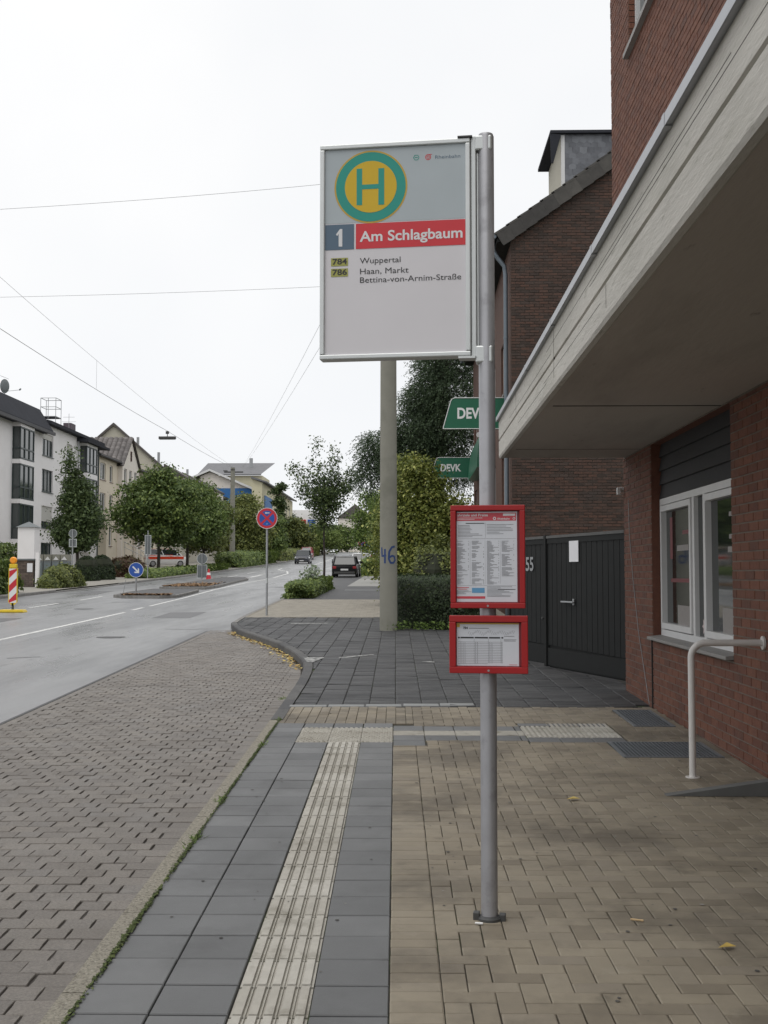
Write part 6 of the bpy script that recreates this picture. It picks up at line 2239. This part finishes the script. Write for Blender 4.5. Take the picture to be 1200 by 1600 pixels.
# ------------------------------------------------------------------ vehicles
def car(name, label, x, y, rz, L, W, H, pm, cat='car', group=None, off=ROAD, boxy=0., stripe=None, dark_lower=True):
    t = thing(name, label, cat, (x, y, gz(y) + off), rz, group)
    t.rotation_euler.x = slope(y) * math.cos(rz)
    hl, hw = L / 2, W / 2
    zb = H * .63
    n = 7
    # lower body: lofted cross sections from rear (-y) to front (+y)
    st = [(-hl, .86, .36, zb * .78), (-hl + .06, .93, .27, zb * .95), (-hl + .35, .985, .22, zb), (-hl * .4, 1., .2, zb), (hl * .25, 1., .2, zb), (hl - 1.05 + boxy * .3, .99, .2, zb * (.98)), (hl - .35, .95, .22, zb * .87), (hl - .06, .88, .28, zb * .72), (hl, .8, .36, zb * .6)]
    vs_, fs = [], []
    for (yy, wf, z0, z1) in st:
        w_ = hw * wf
        vs_ += [(-w_ * .93, yy, z0), (-w_, yy, z0 + .15), (-w_, yy, z0 + (z1 - z0) * .62), (-w_ * .95, yy, z1 - .04), (-w_ * .86, yy, z1), (w_ * .86, yy, z1), (w_ * .95, yy, z1 - .04), (w_, yy, z0 + (z1 - z0) * .62), (w_, yy, z0 + .15), (w_ * .93, yy, z0)]
    k = 10
    for i in range(len(st) - 1):
        for j in range(k):
            a, b = i * k + j, i * k + (j + 1) % k
            fs.append((a, b, b + k, a + k))
    fs += [tuple(range(k)), tuple(range((len(st) - 1) * k, len(st) * k))[::-1]]
    MB().add(vs_, fs).build('body', pm, t, smooth=True)
    # cabin: glass frustum with painted roof and pillars
    b0, b1 = -hl + .12, hl - 1.05 + boxy * .35
    r0, r1 = -hl + .42 - boxy * .2, hl - 1.85 + boxy * .45
    wb_, wt_ = hw * .86, hw * .7
    zt_ = H - .03
    base = [(-wb_, b0, zb - .02), (wb_, b0, zb - .02), (wb_, b1, zb - .02), (-wb_, b1, zb - .02)]
    top = [(-wt_, r0, zt_), (wt_, r0, zt_), (wt_, r1, zt_), (-wt_, r1, zt_)]
    MB().add(base + top, [(0, 1, 5, 4), (1, 2, 6, 5), (2, 3, 7, 6), (3, 0, 4, 7)]).build('windows', m_carglass, t)
    rf_ = MB()
    q0, q1 = r0 - .05, r1 + .06
    vs2 = []
    for yy, dz in ((q0, -.07), (r0 + .2, .0), ((r0 + r1) / 2, .035), (r1 - .2, .01), (q1, -.05)):
        vs2 += [(-wt_ - .04, yy, zt_ + dz - .05), (-wt_ + .08, yy, zt_ + dz + .01), (0, yy, zt_ + dz + .03), (wt_ - .08, yy, zt_ + dz + .01), (wt_ + .04, yy, zt_ + dz - .05)]
    rf_.add(vs2, [(i * 5 + j, i * 5 + j + 1, i * 5 + j + 6, i * 5 + j + 5) for i in range(4) for j in range(4)])
    rf_.build('roof', pm, t, smooth=True)
    for s in (-1, 1):
        for (a, b) in ((base[0], top[0]), (base[3], top[3])):
            pl = MB()
            pl.tube([(s * abs(a[0]) * 1.0, a[1], a[2]), (s * abs(b[0]) * 1.02, b[1], b[2])], [.07 if a is base[0] else .045, .045], 6)
            pl.build('pillar', pm, t)
        m_ = (b0 + b1) / 2
        MB().tube([(s * wb_ * 1.005, m_, zb), (s * wt_ * 1.01, (r0 + r1) / 2, zt_)], .04, 6).build('pillar', pm, t)
        for yy in (-hl + .82, hl - .85):
            wx = s * (hw - .1)
            w_ = MB().tube([(wx - .1, yy, .31), (wx + .1, yy, .31)], .31, 20).build('wheel', m_tyre, t)
            MB().tube([(wx + s * .095, yy, .31), (wx + s * .108, yy, .31)], .21, 16).build('rim', m_rim, w_)
        MB().box(s * hw * .93 - .17, s * hw * .93 + .0 + .02, hl - .32, hl - .1, zb * .62, zb * .8).build('headlight', m_head, t, bevel=.04)
        MB().box(min(s * hw * .9, s * hw * .62), max(s * hw * .9, s * hw * .62), -hl - .015, -hl + .12, zb * .66, zb * .85).build('tail_light', m_tail, t, bevel=.03)
        MB().box(s * (hw + .09) - .1, s * (hw + .09) + .1, hl - 1.55 + boxy * .3, hl - 1.42 + boxy * .3, zb + .02, zb + .18).build('mirror', pm, t, bevel=.03)
    MB().box(-.26, .26, -hl - .02, -hl - .0, .5, .61).build('number_plate', m_plate, t)
    MB().box(-.26, .26, hl + .0, hl + .02, .36, .47).build('number_plate', m_plate, t)
    MB().box(-hw * .8, hw * .8, -hl - .03, -hl + .25, .24, .42).build('bumper', m_dkmetal, t, bevel=.04)
    MB().box(-hw * .7, hw * .7, hl - .2, hl + .012, .24, .42).build('bumper', m_dkmetal, t, bevel=.04)
    MB().box(-hw * .45, hw * .45, hl - .08, hl + .01, zb * .55, zb * .68).build('grille', m_dkmetal, t)
    if stripe:
        for s in (-1, 1):
            MB().box(s * hw - .006, s * hw + .006, -hl + .3, hl - .5, zb * .66, zb * .9).build('stripe', stripe, t)
            MB().box(s * wb_ * .99 - .02, s * wb_ * .99 + .03, b0 + .3, b1 - .9, zb * .99, zb * 1.05).build('stripe', stripe, t)
        MB().box(-wt_ + .02, wt_ - .02, r0 + .1, r1 - .1, zt_ + .03, zt_ + .055).build('roof_stripe', stripe, t)
        MB().box(-hw * .7, hw * .7, hl - .95, hl - .4, zb * .9, zb * .96).build('bonnet_stripe', stripe, t)
    return t


PK = 'cars parked on the right'
car('parked_car', 'black hatchback parked at the right kerb, nearest of the parked cars', -4.35, 80.5, R(-1), 4.25, 1.8, 1.46, p_black, group=PK, off=-.02)
car('parked_car', 'silver car parked in front of the black hatchback', -5.0, 91, R(-1), 4.3, 1.78, 1.46, p_silver, group=PK, off=ROAD)
car('parked_car', 'dark car parked beyond the silver one', -5.75, 101.5, R(-1), 4.4, 1.8, 1.5, p_navy, group=PK, off=ROAD)
car('parked_car', 'white car parked beside the far no-stopping sign', -4.6, 111, R(-1), 4.4, 1.8, 1.5, p_white, group=PK, off=-.02)
car('parked_car', 'dark car standing right of the mast in a driveway', -1.75, 88, R(-4), 4.2, 1.75, 1.4, p_navy, group=PK, off=-.02)
car('oncoming_car', 'dark off-road car driving towards the viewer', -13.4, 146, R(180), 4.6, 1.88, 1.72, p_navy, boxy=.5)
car('red_car', 'red car behind the oncoming dark car', -15.6, 176, R(180), 4.4, 1.8, 1.9, p_red, boxy=.8)
car('rescue_van', 'white and red striped rescue vehicle parked under the maples', -25.6, 121, R(-72), 4.5, 1.85, 1.84, p_white, cat='van', off=0., boxy=1., stripe=p_orange)
t = thing('box_truck', 'white box truck far up the right side', 'truck', (-3.4, 134, gz(134)))
MB().box(-1.15, 1.15, -2.5, 2.6, .9, 3.2).build('cargo_box', p_white, t, bevel=.04)
MB().box(-1.05, 1.05, 2.7, 4.3, .5, 2.4).build('cab', p_white, t, bevel=.15)
MB().box(-1.1, 1.1, -2.52, -2.3, .6, .85).build('rear_bumper', m_dkmetal, t)
for s in (-1, 1):
    for yy in (-1.5, 3.4):
        MB().tube([(s * .95 - .12, yy, .42), (s * .95 + .12, yy, .42)], .42, 18).build('wheel', m_tyre, t)
    MB().box(s * .85 - .12, s * .85 + .12, -2.54, -2.5, .88, 1.02).build('tail_light', m_tail, t)

# ------------------------------------------------------------------ small litter
for i, (lab, x, y, m_, s) in enumerate((('yellow fallen leaf in the middle of the beige pavers', 1.13, 8.05, m_leaf_fall, .05), ('brown fallen leaf near the lower right corner', 1.36, 5.05, m_leaf_fall, .04))):
    mb = MB()
    z = gz(y) + .008
    mb.add([(x - s, y, z), (x - s * .2, y - s * .6, z + .012), (x + s, y + s * .2, z + .004), (x + s * .1, y + s * .6, z + .016)], [(0, 1, 2, 3)], 0, .5)
    tag(mb.build('fallen_leaf', m_), lab, 'leaf', 'fallen leaves on the pavers')
o = MB().tube([(1.02, 5.43, gz(5.43) + .008), (1.075, 5.41, gz(5.41) + .008)], .005, 6).build('cigarette_butt', mat('cigarette_paper', (.5, .36, .2), .8, .2, 40.))
tag(o, 'cigarette butt lying on the beige pavers right of the pole', 'cigarette')
o = MB().tube([(.3, 5.36, gz(5.36) + .008), (.335, 5.352, gz(5.36) + .008)], .005, 6).build('paper_scrap', m_swhite)
tag(o, 'tiny white scrap at the foot of the bus stop pole', 'litter')
